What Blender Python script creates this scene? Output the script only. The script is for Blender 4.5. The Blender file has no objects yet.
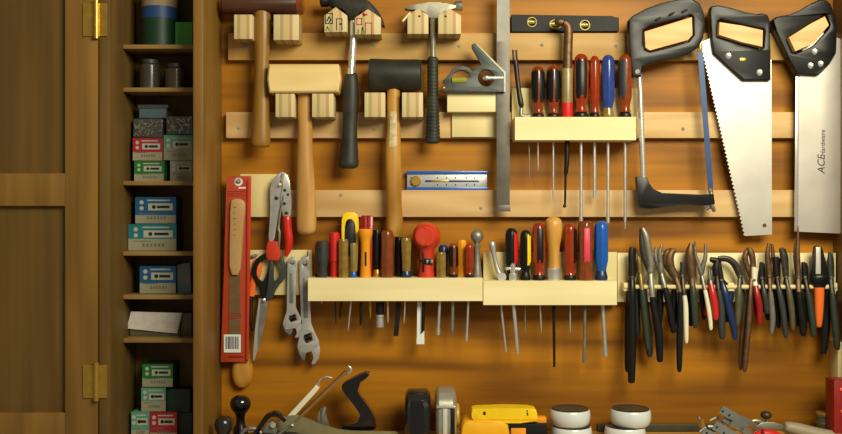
import bpy, bmesh, math, random
from mathutils import Vector
from mathutils.geometry import tessellate_polygon
random.seed(7)
C = bpy.context.scene.collection
PI = math.pi
# ---- the tool wall's back panel is the plane y = 0, the viewer stands 1.9 m in front of it ----
def K(d): return (1900.0 - d) / 950.0 * 0.001          # metres per photo pixel at d mm in front of the panel
def P(px, py, d): return Vector(((px - 421) * K(d), -d * 0.001, (217 - py) * K(d)))
def YZ(z, d): return 217 - z / K(d)                     # photo row of height z (m) at depth d
def hx(px, d0, d1): return 421 + (px - 421) * K(d0) / K(d1)

# ------------------------------------------------------------------ materials
def lin(c):
    r = []
    for v in c:
        v = v / 255.0
        r.append(v / 12.92 if v <= 0.04045 else ((v + 0.055) / 1.055) ** 2.4)
    return (r[0], r[1], r[2], 1.0)
MATS = {}
def base(name):
    m = bpy.data.materials.new(name); m.use_nodes = True
    nt = m.node_tree; b = nt.nodes['Principled BSDF']
    return m, nt, b
def mat(name, c, rough=0.5, metal=0.0, var=0.12, scale=60, coat=0.0, trans=0.0, bump=0.0, spec=0.5):
    if name in MATS: return MATS[name]
    m, nt, b = base(name)
    b.inputs['Roughness'].default_value = rough; b.inputs['Metallic'].default_value = metal
    b.inputs['Coat Weight'].default_value = coat; b.inputs['Coat Roughness'].default_value = 0.15
    b.inputs['Transmission Weight'].default_value = trans
    b.inputs['Specular IOR Level'].default_value = spec
    tc = nt.nodes.new('ShaderNodeTexCoord'); nz = nt.nodes.new('ShaderNodeTexNoise')
    nz.inputs['Scale'].default_value = scale; nz.inputs['Detail'].default_value = 5
    rp = nt.nodes.new('ShaderNodeValToRGB'); l = lin(c)
    rp.color_ramp.elements[0].position = 0.3; rp.color_ramp.elements[1].position = 0.7
    rp.color_ramp.elements[0].color = tuple(x * (1 - var) for x in l[:3]) + (1,)
    rp.color_ramp.elements[1].color = tuple(min(1, x * (1 + var)) for x in l[:3]) + (1,)
    nt.links.new(tc.outputs['Object'], nz.inputs['Vector']); nt.links.new(nz.outputs['Fac'], rp.inputs['Fac'])
    nt.links.new(rp.outputs['Color'], b.inputs['Base Color'])
    if bump:
        bp = nt.nodes.new('ShaderNodeBump'); bp.inputs['Strength'].default_value = bump; bp.inputs['Distance'].default_value = 0.001
        nt.links.new(nz.outputs['Fac'], bp.inputs['Height']); nt.links.new(bp.outputs['Normal'], b.inputs['Normal'])
    MATS[name] = m; return m
def wood(name, c1, c2, along='X', freq=60, stretch=12, rough=0.5, rings=0.5, ringscale=8, coat=0.0, c3=None):
    """wood grain: fine fibres stretched along one axis over broad wandering growth bands"""
    if name in MATS: return MATS[name]
    m, nt, b = base(name); N = nt.nodes.new; L = nt.links.new
    b.inputs['Roughness'].default_value = rough; b.inputs['Coat Weight'].default_value = coat; b.inputs['Specular IOR Level'].default_value = .28
    b.inputs['Coat Roughness'].default_value = 0.25
    tc = N('ShaderNodeTexCoord'); mp = N('ShaderNodeMapping'); mp2 = N('ShaderNodeMapping')
    s = [1, 1, 1]; s['XYZ'.index(along)] = 1.0 / stretch
    mp.inputs['Scale'].default_value = s
    s2 = [1, 1, 1]; s2['XYZ'.index(along)] = 0.16
    mp2.inputs['Scale'].default_value = s2
    fine = N('ShaderNodeTexNoise'); fine.inputs['Scale'].default_value = freq; fine.inputs['Detail'].default_value = 6
    broad = N('ShaderNodeTexNoise'); broad.inputs['Scale'].default_value = ringscale; broad.inputs['Detail'].default_value = 2
    mul = N('ShaderNodeMath'); mul.operation = 'MULTIPLY'; mul.inputs[1].default_value = 34
    sn = N('ShaderNodeMath'); sn.operation = 'SINE'
    mr = N('ShaderNodeMapRange'); mr.inputs[1].default_value = -1; mr.inputs[2].default_value = 1
    mx = N('ShaderNodeMix'); mx.data_type = 'FLOAT'; mx.inputs[0].default_value = rings
    rp = N('ShaderNodeValToRGB')
    rp.color_ramp.elements[0].position = 0.25; rp.color_ramp.elements[1].position = 0.75
    rp.color_ramp.elements[0].color = lin(c1); rp.color_ramp.elements[1].color = lin(c2)
    oi = N('ShaderNodeObjectInfo'); ad = N('ShaderNodeVectorMath'); ad.operation = 'ADD'
    L(tc.outputs['Object'], ad.inputs[0]); L(oi.outputs['Random'], ad.inputs[1])
    L(ad.outputs[0], mp.inputs['Vector']); L(ad.outputs[0], mp2.inputs['Vector'])
    L(mp.outputs[0], fine.inputs['Vector']); L(mp2.outputs[0], broad.inputs['Vector'])
    L(broad.outputs['Fac'], mul.inputs[0]); L(mul.outputs[0], sn.inputs[0]); L(sn.outputs[0], mr.inputs[0])
    L(fine.outputs['Fac'], mx.inputs[2]); L(mr.outputs[0], mx.inputs[3]); L(mx.outputs[0], rp.inputs['Fac'])
    L(rp.outputs['Color'], b.inputs['Base Color'])
    bp = N('ShaderNodeBump'); bp.inputs['Strength'].default_value = 0.12; bp.inputs['Distance'].default_value = 0.001
    L(fine.outputs['Fac'], bp.inputs['Height']); L(bp.outputs['Normal'], b.inputs['Normal'])
    MATS[name] = m; return m
def plyedge(name, cols, width):
    """vertical plies seen on the edge: bands that repeat along x"""
    m, nt, b = base(name); N = nt.nodes.new; L = nt.links.new
    b.inputs['Roughness'].default_value = 0.6
    tc = N('ShaderNodeTexCoord'); sp = N('ShaderNodeSeparateXYZ'); L(tc.outputs['Object'], sp.inputs[0])
    m1 = N('ShaderNodeMath'); m1.operation = 'MULTIPLY'; m1.inputs[1].default_value = 1.0 / width
    fr = N('ShaderNodeMath'); fr.operation = 'FRACT'
    rp = N('ShaderNodeValToRGB'); rp.color_ramp.interpolation = 'CONSTANT'
    e = rp.color_ramp.elements
    for i, c in enumerate(cols):
        q = e[i] if i < 2 else e.new(i / len(cols))
        q.position = i / len(cols); q.color = lin(c)
    nz = N('ShaderNodeTexNoise'); nz.inputs['Scale'].default_value = 90
    mp = N('ShaderNodeMapping'); mp.inputs['Scale'].default_value = (1, 1, 0.12)
    L(tc.outputs['Object'], mp.inputs['Vector']); L(mp.outputs[0], nz.inputs['Vector'])
    mix = N('ShaderNodeMix'); mix.data_type = 'RGBA'; mix.blend_type = 'MULTIPLY'; mix.inputs[0].default_value = 0.35
    L(sp.outputs['X'], m1.inputs[0]); L(m1.outputs[0], fr.inputs[0]); L(fr.outputs[0], rp.inputs['Fac'])
    L(rp.outputs['Color'], mix.inputs[6]); L(nz.outputs['Color'], mix.inputs[7]); L(mix.outputs[2], b.inputs['Base Color'])
    MATS[name] = m; return m

# ------------------------------------------------------------------ mesh building
def B(): return bmesh.new()
def chai(pts, n=1):
    for _ in range(n):
        q = []
        for i in range(len(pts)):
            a, b = pts[i], pts[(i + 1) % len(pts)]
            q.append((a[0] * .75 + b[0] * .25, a[1] * .75 + b[1] * .25)); q.append((a[0] * .25 + b[0] * .75, a[1] * .25 + b[1] * .75))
        pts = q
    return pts
def circ(cx, cy, r, n=16, ry=None):
    return [(cx + r * math.cos(2 * PI * i / n), cy + (ry or r) * math.sin(2 * PI * i / n)) for i in range(n)]
def slab(bm, pts, d0, d1, holes=(), bev=0.0, seg=2):
    """a plate of real thickness parallel to the panel, from d0 (back) to d1 (front); outline in photo pixels at d1"""
    loops = [pts] + list(holes)
    vs = []
    F = []; Bk = []
    for lp in loops:
        f = []; b = []
        for (x, y) in lp:
            w = P(x, y, d1)
            f.append(bm.verts.new(w)); b.append(bm.verts.new((w.x, -d0 * 0.001, w.z)))
        F.append(f); Bk.append(b)
    rim = []
    sides = []
    for f, b in zip(F, Bk):
        n = len(f)
        for i in range(n):
            j = (i + 1) % n
            sides.append(bm.faces.new((f[i], f[j], b[j], b[i])))
    if not holes:
        caps = [bm.faces.new(F[0]), bm.faces.new(list(reversed(Bk[0])))]
    else:
        flatF = [v for f in F for v in f]; flatB = [v for b in Bk for v in b]
        tris = tessellate_polygon([[Vector((v.co.x, v.co.z, 0)) for v in f] for f in F])
        for t in tris:
            try:
                bm.faces.new([flatF[i] for i in t]); bm.faces.new([flatB[i] for i in reversed(t)])
            except ValueError: pass
    if bev:
        es = []
        for f, b in zip(F, Bk):
            n = len(f)
            for i in range(n):
                for lp in (f, b):
                    e = bm.edges.get((lp[i], lp[(i + 1) % n]))
                    if e: es.append(e)
        bmesh.ops.bevel(bm, geom=es, offset=bev * 0.001, segments=seg, profile=0.5, affect='EDGES', clamp_overlap=True)
    return bm
def boxw(bm, a, b, bev=0.0, seg=2, rot=None):
    """box between two world corners (metres)"""
    x0, x1 = sorted((a[0], b[0])); y0, y1 = sorted((a[1], b[1])); z0, z1 = sorted((a[2], b[2]))
    v = [bm.verts.new((x, y, z)) for x in (x0, x1) for y in (y0, y1) for z in (z0, z1)]
    fs = [bm.faces.new([v[i] for i in q]) for q in ((0, 1, 3, 2), (4, 6, 7, 5), (0, 4, 5, 1), (2, 3, 7, 6), (0, 2, 6, 4), (1, 5, 7, 3))]
    if bev:
        es = list({e for f in fs for e in f.edges})
        bmesh.ops.bevel(bm, geom=es, offset=bev * 0.001, segments=seg, profile=0.5, affect='EDGES', clamp_overlap=True)
    return bm
def box(bm, x0, y0, x1, y1, d0, d1, bev=0.0, seg=2):
    """box whose FRONT face shows at photo pixels x0..x1, y0..y1 at depth d1"""
    a = P(x0, y0, d1); b = P(x1, y1, d1)
    return boxw(bm, (a.x, -d0 * .001, a.z), (b.x, -d1 * .001, b.z), bev, seg)
def cat(pts, n):
    if n <= 1 or len(pts) < 3: return pts
    out = []
    m = len(pts)
    for i in range(m - 1):
        p0 = pts[max(i - 1, 0)]; p1 = pts[i]; p2 = pts[i + 1]; p3 = pts[min(i + 2, m - 1)]
        for s in range(n):
            t = s / n
            out.append(tuple(0.5 * (2 * p1[k] + (p2[k] - p0[k]) * t + (2 * p0[k] - 5 * p1[k] + 4 * p2[k] - p3[k]) * t * t + (-p0[k] + 3 * p1[k] - 3 * p2[k] + p3[k]) * t ** 3) for k in range(len(p1))))
    out.append(tuple(pts[-1])); return out
def ringc(n=16, fl=0, fa=0.1):
    return [(math.cos(2 * PI * i / n) * (1 - (fa if fl and (i * fl // n + i * fl * 2 // n) % 2 else 0)), math.sin(2 * PI * i / n) * (1 - (fa if fl and (i * fl // n + i * fl * 2 // n) % 2 else 0))) for i in range(n)]
def fluted(n=24, k=6, a=0.12):
    return [((1 - a * (0.5 + 0.5 * math.cos(k * t)) ** 2) * math.cos(t), (1 - a * (0.5 + 0.5 * math.cos(k * t)) ** 2) * math.sin(t)) for t in [2 * PI * i / n for i in range(n)]]
def wedge(a0, a1, n=6):
    """sector facing the viewer; angle 90 degrees = straight towards the viewer"""
    r = [(math.cos(math.radians(a0 + (a1 - a0) * i / n)), math.sin(math.radians(a0 + (a1 - a0) * i / n))) for i in range(n + 1)]
    am = math.radians((a0 + a1) / 2)
    return r + [(0.4 * math.cos(am), 0.4 * math.sin(am))]
SQ = [(-1, -1), (1, -1), (1, 1), (-1, 1)]
def sweep(bm, pts, ring=None, n=1, fu=1.0, fv=1.0, caps=True):
    """tube / turned body along points (px, py, depth, radius_px)"""
    ring = ring or ringc(14)
    pts = cat(pts, n)
    c = [P(p[0], p[1], p[2]) for p in pts]; r = [max(p[3], .05) * K(p[2]) for p in pts]
    rows = []
    m = len(c)
    for i in range(m):
        T = (c[min(i + 1, m - 1)] - c[max(i - 1, 0)])
        if T.length < 1e-9: T = Vector((0, 0, -1))
        T.normalize()
        ref = Vector((0, -1, 0)) if abs(T.y) < 0.9 else Vector((0, 0, 1))
        v = (ref - T * ref.dot(T)).normalized(); u = v.cross(T).normalized()
        if u.x < 0 and abs(T.y) < 0.9 and abs(T.z) > .3: u = -u
        rows.append([bm.verts.new(c[i] + u * (a * r[i] * fu) + v * (b * r[i] * fv)) for a, b in ring])
    k = len(ring)
    for i in range(m - 1):
        for j in range(k):
            bm.faces.new((rows[i][j], rows[i][(j + 1) % k], rows[i + 1][(j + 1) % k], rows[i + 1][j]))
    if caps:
        bm.faces.new(rows[0]); bm.faces.new(list(reversed(rows[-1])))
    return bm
def ball(bm, px, py, d, r, n=16, sx=1, sz=1, sy=1):
    m = bmesh.ops.create_uvsphere(bm, u_segments=n, v_segments=n // 2 + 2, radius=1)
    c = P(px, py, d); q = r * K(d)
    for v in m['verts']: v.co = Vector((c.x + v.co.x * q * sx, c.y + v.co.y * q * sy, c.z + v.co.z * q * sz))
    return bm
def turned(bm, px, py, d, prof, n=24, ring=None):
    """turned about the vertical axis: prof = (row, radius_px)"""
    return sweep(bm, [(px, y, d, r) for y, r in prof], ring or ringc(n))
ORG = {}
def obj(name, bm, m, parent=None, label=None, smooth=35, kind=None):
    bmesh.ops.recalc_face_normals(bm, faces=bm.faces)
    me = bpy.data.meshes.new(name); bm.to_mesh(me); bm.free()
    o = bpy.data.objects.new(name, me); C.objects.link(o); me.materials.append(m)
    if smooth:
        for p in me.polygons: p.use_smooth = True
        try: me.set_sharp_from_angle(angle=math.radians(smooth))
        except Exception: pass
    if parent is not None:
        og = ORG[parent.name]; o.parent = parent
    else:
        co = [v.co for v in me.vertices]
        og = Vector(((min(c.x for c in co) + max(c.x for c in co)) / 2, (min(c.y for c in co) + max(c.y for c in co)) / 2, min(c.z for c in co)))
        o.location = og
    for v in me.vertices: v.co -= og
    ORG[o.name] = og
    if label: o['label'] = label
    if kind: o['kind'] = kind
    return o
def thing(name, label, cate, px, py, d, group=None):
    o = bpy.data.objects.new(name, None); C.objects.link(o); o.empty_display_size = 0.02
    o.location = P(px, py, d); ORG[o.name] = P(px, py, d)
    o['label'] = label; o['category'] = cate
    if group: o['group'] = group
    return o
def tag(o, label, cate, group=None):
    o['label'] = label; o['category'] = cate
    if group: o['group'] = group
    return o
def text(name, s, size_px, px, py, d, m, parent, rotz=0, thick=0.0004, shear=0.0, sx=1.0, bold=0.0):
    cu = bpy.data.curves.new(name, 'FONT'); cu.body = s; cu.size = size_px * K(d); cu.extrude = thick
    cu.align_x = 'CENTER'; cu.align_y = 'CENTER'; cu.shear = shear; cu.offset = bold
    tmp = bpy.data.objects.new(name + '_t', cu); C.objects.link(tmp)
    dg = bpy.context.evaluated_depsgraph_get(); me = bpy.data.meshes.new_from_object(tmp.evaluated_get(dg))
    bpy.data.objects.remove(tmp); bpy.data.curves.remove(cu)
    o = bpy.data.objects.new(name, me); C.objects.link(o); me.materials.clear(); me.materials.append(m)
    w = P(px, py, d); og = ORG[parent.name]; ca, sa = math.cos(rotz), math.sin(rotz)
    for v in me.vertices:
        x, y, z = v.co; x *= sx
        v.co = Vector((w.x + x * ca - y * sa, w.y - z, w.z + x * sa + y * ca)) - og
    o.parent = parent; ORG[o.name] = og
    return o

# ------------------------------------------------------------------ palette
panelM = wood('varnished_plywood', (122, 74, 5), (178, 116, 16), 'X', 60, 26, 0.5, 0.4, 5, 0.0)
pineM = wood('pine', (198, 158, 102), (222, 186, 132), 'X', 50, 16, 0.5, 0.35, 9)
pine2M = wood('browner_pine', (170, 130, 68), (198, 158, 94), 'X', 50, 16, 0.5, 0.35, 9)
hammerM = mat('hammer_steel', (150, 146, 130), .4, .6, .15, 60)
paleM = wood('pale_poplar', (232, 214, 158), (244, 230, 180), 'X', 40, 18, 0.5, 0.3, 8)
plateM = wood('pale_plate', (214, 196, 136), (228, 210, 152), 'Z', 40, 18, 0.55, 0.3, 8)
peachM = wood('peach_pine', (226, 176, 116), (240, 196, 138), 'X', 60, 14, 0.5, 0.5, 14)
oakM = wood('oak_panel', (118, 84, 34), (142, 104, 44), 'Z', 70, 20, 0.5, 0.3, 6, 0.1)
bayM = wood('bay_panel', (92, 68, 30), (112, 84, 38), 'Z', 70, 20, 0.55, 0.3, 6)
shelfM = wood('shelf_edge', (140, 110, 58), (160, 128, 74), 'X', 60, 18, 0.5, 0.3, 6)
floorM = wood('shelf_board', (190, 140, 66), (214, 164, 86), 'X', 50, 16, 0.4, 0.3, 8, 0.2)
plyM = plyedge('ply_edge', [(216, 192, 136), (190, 158, 102), (224, 204, 150), (226, 206, 152), (198, 168, 110), (220, 196, 140)], 0.036)
ply2M = plyedge('ply_edge_fine', [(226, 186, 118), (196, 146, 80), (234, 200, 136), (210, 164, 98), (226, 190, 124)], 0.017)
beechM = wood('beech_head', (216, 184, 116), (232, 204, 140), 'X', 60, 14, 0.45, 0.4, 12)
handleM = wood('ash_handle', (180, 130, 66), (202, 156, 90), 'Z', 70, 14, 0.4, 0.45, 14, 0.2)
oldhandleM = wood('old_ash_handle', (154, 106, 36), (188, 138, 60), 'Z', 60, 14, 0.4, 0.5, 14, 0.2)
oliveM = wood('dark_ash_handle', (122, 86, 28), (150, 108, 42), 'Z', 60, 14, 0.4, 0.4, 12, 0.2)
turnM = wood('turned_handle', (180, 124, 46), (210, 156, 74), 'Z', 60, 10, 0.35, 0.4, 20, 0.3)
walnutM = wood('walnut_head', (62, 34, 20), (84, 50, 30), 'X', 50, 12, 0.4, 0.3, 8, 0.2)
steelM = mat('steel', (214, 212, 206), 0.34, .72, 0.08, 80)
chromeM = mat('chrome', (236, 235, 230), 0.24, .75, 0.03, 60)
dullM = mat('dull_steel', (150, 146, 136), 0.45, 0.7, 0.2, 90, bump=.1)
plierM = mat('worn_plier_steel', (74, 70, 62), 0.4, .6, .3, 120, bump=.2)
plier2M = mat('brighter_plier_steel', (134, 128, 114), 0.38, .6, .35, 120, bump=.2)
brightM = mat('bright_steel', (214, 210, 196), 0.35, .25, .08, 60)
oldbrassM = mat('old_brass', (130, 104, 48), .4, .5, .3, 60)
rustM = mat('browned_steel', (112, 84, 58), 0.5, 0.7, 0.3, 90, bump=.2)
darkM = mat('dark_steel', (52, 48, 44), 0.4, 0.8, 0.2, 90)
bladeM = mat('saw_blade', (204, 198, 188), 0.4, 0.65, 0.1, 14)
agedM = mat('aged_blade', (165, 162, 154), 0.45, 0.8, 0.16, 30)
rubberM = mat('rubber', (46, 46, 38), 0.5, 0, 0.45, 28, bump=.1, spec=.35)
blackM = mat('black_plastic', (20, 20, 20), 0.36, 0, 0.15, 50, spec=.35)
glossM = mat('gloss_black', (16, 15, 15), 0.12, 0, 0.1, 50, coat=0.6)
grayM = mat('charcoal', (50, 52, 50), 0.5, 0, 0.15, 50)
amberM = mat('amber', (150, 62, 10), 0.18, 0, 0.25, 80, coat=0.5, trans=0.25)
redamberM = mat('red_amber', (160, 54, 12), 0.18, 0, 0.2, 80, coat=0.5, trans=0.2)
brownamberM = mat('brown_amber', (136, 66, 20), 0.2, 0, 0.2, 80, coat=0.5, trans=0.2)
clearM = mat('yellowed_clear', (160, 128, 54), 0.16, 0, 0.3, 90, coat=0.5, trans=0.35)
khakiM = mat('khaki', (136, 116, 70), 0.35, 0, 0.2, 60, coat=.2)
redM = mat('red_plastic', (204, 32, 26), 0.35, 0, 0.08, 50, coat=0.2)
dkredM = mat('dark_red', (150, 22, 22), 0.35, 0, 0.15, 60, coat=0.2)
orangeredM = mat('orange_red', (200, 54, 24), 0.35, 0, 0.06, 50, coat=0.3)
orangeM = mat('orange_plastic', (232, 108, 36), 0.4, 0, 0.06, 50)
yorangeM = mat('yellow_orange', (236, 152, 22), 0.4, 0, 0.08, 50)
yellowM = mat('yellow_plastic', (244, 204, 20), 0.4, 0, 0.05, 50)
blueM = mat('blue_plastic', (26, 88, 176), 0.3, 0, 0.1, 60, coat=0.3)
navyM = mat('navy_plastic', (22, 44, 84), 0.35, 0, 0.15, 60, coat=0.2)
bluebladeM = mat('blue_blade', (24, 64, 112), 0.4, 0.1, 0.12, 60)
dkgreenM = mat('dark_green_grip', (44, 52, 42), 0.45, 0, 0.2, 70)
oliveplM = mat('olive_grip', (84, 78, 52), 0.45, 0, 0.2, 70)
greyplM = mat('grey_grip', (110, 106, 96), 0.45, 0, 0.2, 70)
creamM = mat('cream', (232, 224, 196), 0.45, 0, 0.05, 50)
whiteM = mat('white_plastic', (228, 228, 224), 0.35, 0, 0.03, 40)
brassM = mat('brass', (200, 160, 70), 0.35, 0.8, 0.1, 60)
inkM = mat('black_ink', (24, 22, 20), 0.6)
redinkM = mat('red_ink', (170, 30, 40), 0.6)
greeninkM = mat('green_ink', (96, 128, 50), 0.6)
cardredM = mat('orange_card', (178, 66, 34), 0.35, 0, 0.06, 30, coat=.4)
pinkM = mat('pink_label', (214, 60, 84), 0.4)
vialM = mat('vial_green', (150, 150, 50), 0.1, 0, 0.05, 40, coat=.6)
# ================================================================== THE CABINET
cab = bpy.data.objects.new('shelf_cabinet', None); C.objects.link(cab); cab.location = P(150, 431, 0); ORG[cab.name] = cab.location.copy()
tag(cab, 'dark narrow wooden shelf bay left of the tool wall, full of small boxes', 'cabinet')
XL = P(110, 0, 165).x; XD0 = P(193, 0, 165).x; XD1 = P(203, 0, 165).x; XR = P(872, 0, 165).x
ZB = P(0, 431, 0).z; ZT = P(0, -34, 0).z
b = B(); boxw(b, (XL - .022, 0.012, ZB - .02), (XR + .018, 0, ZT + .02)); obj('wall_back', b, panelM, kind='structure')
b = B(); boxw(b, (XL - .020, 0, ZB), (XL, -.165, ZT), 1.5); obj('side_panel', b, bayM, cab)
b = B(); boxw(b, (XR, 0, ZB), (XR + .018, -.165, ZT), 1.5); obj('wall_right', b, oakM, kind='structure')
b = B(); boxw(b, (XD0, 0, ZB), (XD1, -.165, ZT), 1.5); obj('wall_left', b, oakM, kind='structure')
b = B(); boxw(b, (XL - .02, .012, ZT), (XR + .018, -.165, ZT + .02), 1.5); obj('ceiling', b, oakM, kind='structure')
b = B(); boxw(b, (XL - .02, .012, ZB - .02), (XR + .018, -.165, ZB), 1.5); obj('floor', b, floorM, kind='structure')
b = B(); boxw(b, (XL, 0, ZB), (XD0, -.006, ZT)); obj('bay_lining', b, bayM, cab, label='dark brown back of the shelf bay')
SH = []
for y in (46.5, 89.5, 183, 253.5, 297, 340.5):
    z = P(0, y - 2, 90).z; SH.append(z)
    b = B(); boxw(b, (XL + .0005, -.006, z), (XD0 - .0005, -.09, P(0, y + 2.2, 90).z), .6); obj('shelf', b, shelfM, cab)
# the cabinet's door stands open beside the bay, folded flat to the side
b = B(); dx1 = XL - .0225; dx0 = dx1 - .42
boxw(b, (dx0, -.143, ZB), (dx1, -.153, ZT)); door = obj('door', b, bayM, cab)
for a, c in (((dx0, ZB), (dx0 + .06, ZT)), ((dx1 - .06, ZB), (dx1, ZT)), ((dx0 + .06, ZB), (dx1 - .06, ZB + .07)), ((dx0 + .06, ZT - .07), (dx1 - .06, ZT)), ((dx0 + .06, .02), (dx1 - .06, .08))):
    b = B(); boxw(b, (a[0], -.150, a[1]), (c[0], -.165, c[1]), 1.5); obj('door_frame', b, oakM, door)
for z in (-.30, .36):
    b = B(); m = bmesh.ops.create_cone(b, cap_ends=True, segments=14, radius1=.005, radius2=.005, depth=.07)
    for v in m['verts']: v.co = Vector((v.co.x + dx1 - .001, v.co.y - .170, v.co.z + z))
    boxw(b, (dx1 - .026, -.165, z - .03), (dx1 + .018, -.168, z + .03)); obj('hinge', b, brassM, cab)

# ================================================================== CLEATS
def cleat(x0, y0, x1, y1, m, label, d=19, holes=()):
    b = B(); box(b, x0, y0, x1, y1, 0, d, 1.0); o = obj('wooden_cleat', b, m); tag(o, label, 'cleat', 'wooden cleats')
    for (x, y) in holes:
        b = B(); sweep(b, [(x, y, d - 1, 1.4), (x, y, d + .9, 1.7), (x, y, d + 1.0, .6)]); obj('screw', b, dullM, o)
    return o
cleat(228, 33, 852, 60, pine2M, 'topmost long pine cleat behind the hammer and mallet heads', holes=((246, 47), (374, 45), (459, 46), (542, 45), (616, 46)))
cleat(226, 112, 852, 138, pineM, 'second long pine cleat down, crossing behind hammer grips and hacksaw', holes=((239, 128), (374, 129), (683, 129)))
cleat(289, 190, 852, 217, pineM, 'third long pine cleat down, under the blue and silver gauge', holes=((341, 195), (481, 208)))
cleat(240, 174, 288, 217, plateM, 'pale square board behind the locking pliers')
cleat(248, 250, 307.5, 295, plateM, 'pale board behind the scissors and the two adjustable wrenches')
cleat(617.5, 253, 836, 302, paleM, 'long pale board behind the row of hanging pliers')
def rack(x0, x1, ytop, ybot, plate, label, holes, pm=plateM):
    r = thing('tool_rack', label, 'rack', (x0 + x1) / 2, ybot, 19, 'screwdriver racks')
    zt = P(0, ytop, 75).z; zb = P(0, ybot, 75).z; a = P(x0, 0, 75).x; c = P(x1, 0, 75).x
    bm = B()
    out = [(a, -.0195), (c, -.0195), (c, -.075), (a, -.075)]
    loops = [out]
    for (hxx, hd, rr) in holes:
        loops.append([(hxx + rr * math.cos(2 * PI * i / 12), -hd * .001 + rr * math.sin(2 * PI * i / 12)) for i in range(12)])
    T = []; Bo = []
    for lp in loops:
        T.append([bm.verts.new((x, y, zt)) for x, y in lp]); Bo.append([bm.verts.new((x, y, zb)) for x, y in lp])
    for t, bo in zip(T, Bo):
        n = len(t)
        for i in range(n): bm.faces.new((t[i], t[(i + 1) % n], bo[(i + 1) % n], bo[i]))
    ft = [v for l in T for v in l]; fb = [v for l in Bo for v in l]
    for t in tessellate_polygon([[Vector((v.co.x, v.co.y, 0)) for v in l] for l in T]):
        bm.faces.new([ft[i] for i in t]); bm.faces.new([fb[i] for i in reversed(t)])
    obj('holding_bar', bm, paleM, r)
    if plate:
        b = B(); box(b, plate[0], plate[1], plate[2], plate[3], 19.2, 26, .6)
        for v in b.verts:
            pass
        obj('back_plate', b, pm, r)
    return zt
# ================================================================== SCREWDRIVERS
def hole_list(L): return [(P(q['x'], 0, q['d']).x, q['d'], K(q['d']) * q.get('hr', q['sw'] * .5 + .5)) for q in L]
PROF = [(0, .30), (.015, .55), (.05, .82), (.1, .96), (.16, 1.0), (.66, 1.0), (.74, .86), (.80, .74), (.86, .74), (.91, .9), (.97, .92), (1.0, .86)]
def driver(q, zt, group):
    d = q['d']; x = q['x']; w = q['w'] / 2; bot = YZ(zt, d) - .02; top = q['top']; h = bot - top
    r = thing(q.get('name', 'screwdriver'), q['label'], q.get('cat', 'screwdriver'), x, bot, d, group)
    lean = q.get('lean', 0)
    X = lambda t: x + lean * (1 - t)
    prof = q.get('prof', PROF)
    mh, mp_, mf = q['m']
    split = (.91 if mh in (amberM, redamberM, brownamberM) else .84) if mf else 1.01
    up = [(X(t), top + h * t, d, w * s) for t, s in prof if t <= split] + ([(X(split), top + h * split, d, w * .74)] if mf else [])
    b = B(); sweep(b, up, ring=fluted(24, q.get('fl', 6), q.get('fa', .12))); hd = obj('handle', b, mh, r)
    if mf:
        b = B(); sweep(b, [(X(split), top + h * split, d, w * .70), (X(max(.90, split + .01)), top + h * max(.90, split + .01), d, w * .82), (X(.95), top + h * .95, d, w * .93), (x, bot, d, w * .86)]); obj('collar', b, mf, r)
    if mp_:
        for (a0, a1) in q.get('arcs', ((62, 118),)):
            b = B(); sweep(b, [(X(t), top + h * t, d, w * s * 1.035) for t, s in ((.08, .80), (.13, .97), (.62, 1.0), (.70, .88))], ring=wedge(a0, a1)); obj('grip_stripe', b, mp_, hd)
    if q.get('sb'):
        sx = q.get('sx', x); sw = q['sw'] / 2; sb = q['sb']; t = q.get('tip', 'point')
        L = [(x, bot - .5, d, sw), (x + (sx - x) * .35, bot + (sb - bot) * .35, d, sw)]
        b = B(); sms = q.get('sm', steelM)
        if t == 'flat':
            sweep(b, [(x, bot - .5, d, sw), (x + (sx - x) * .85, bot + (sb - bot) * .85, d, sw), (sx, sb, d, sw)])
            sweep(b, [(x + (sx - x) * .84, bot + (sb - bot) * .84, d, sw * .9), (x + (sx - x) * .92, bot + (sb - bot) * .92, d, sw * 1.3), (sx, sb, d, sw * 1.15)], fv=.45)
        elif t == 'point':
            sweep(b, [(x, bot - .5, d, sw), (x + (sx - x) * .9, bot + (sb - bot) * .9, d, sw), (sx, sb, d, sw * .3)])
        elif t == 'socket':
            sweep(b, [(x, bot - .5, d, sw * .6), (x, 297, d, sw * .6), (x, 300, d, sw), (sx, sb - 6, d, sw), (sx, sb - 5, d, sw * .88), (sx, sb - 3, d, sw * .88), (sx, sb - 2.5, d, sw), (sx, sb, d, sw * .95)])
        elif t == 'chisel':
            sweep(b, [(x, bot - .5, d, sw * .5), (x, 296, d, sw * .5), (x, 299, d, sw), (sx, sb - 2, d, sw), (sx, sb, d, sw)], ring=SQ, fv=.3)
        elif t == 'step':
            m_ = bot + (sb - bot) * .55
            sweep(b, [(x, bot - .5, d, sw * 1.5), (x, m_, d, sw * 1.5), (x, m_ + 3, d, sw * .7), (sx, sb - 4, d, sw * .6), (sx, sb - 3, d, sw * .6), (sx, sb, d, sw * 1.3)])
        obj('shaft', b, sms, r)
    return r
G1 = 'tools in the top screwdriver rack'; G2 = 'tools in the long lower left rack'; G3 = 'tools in the lower right rack'
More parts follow.
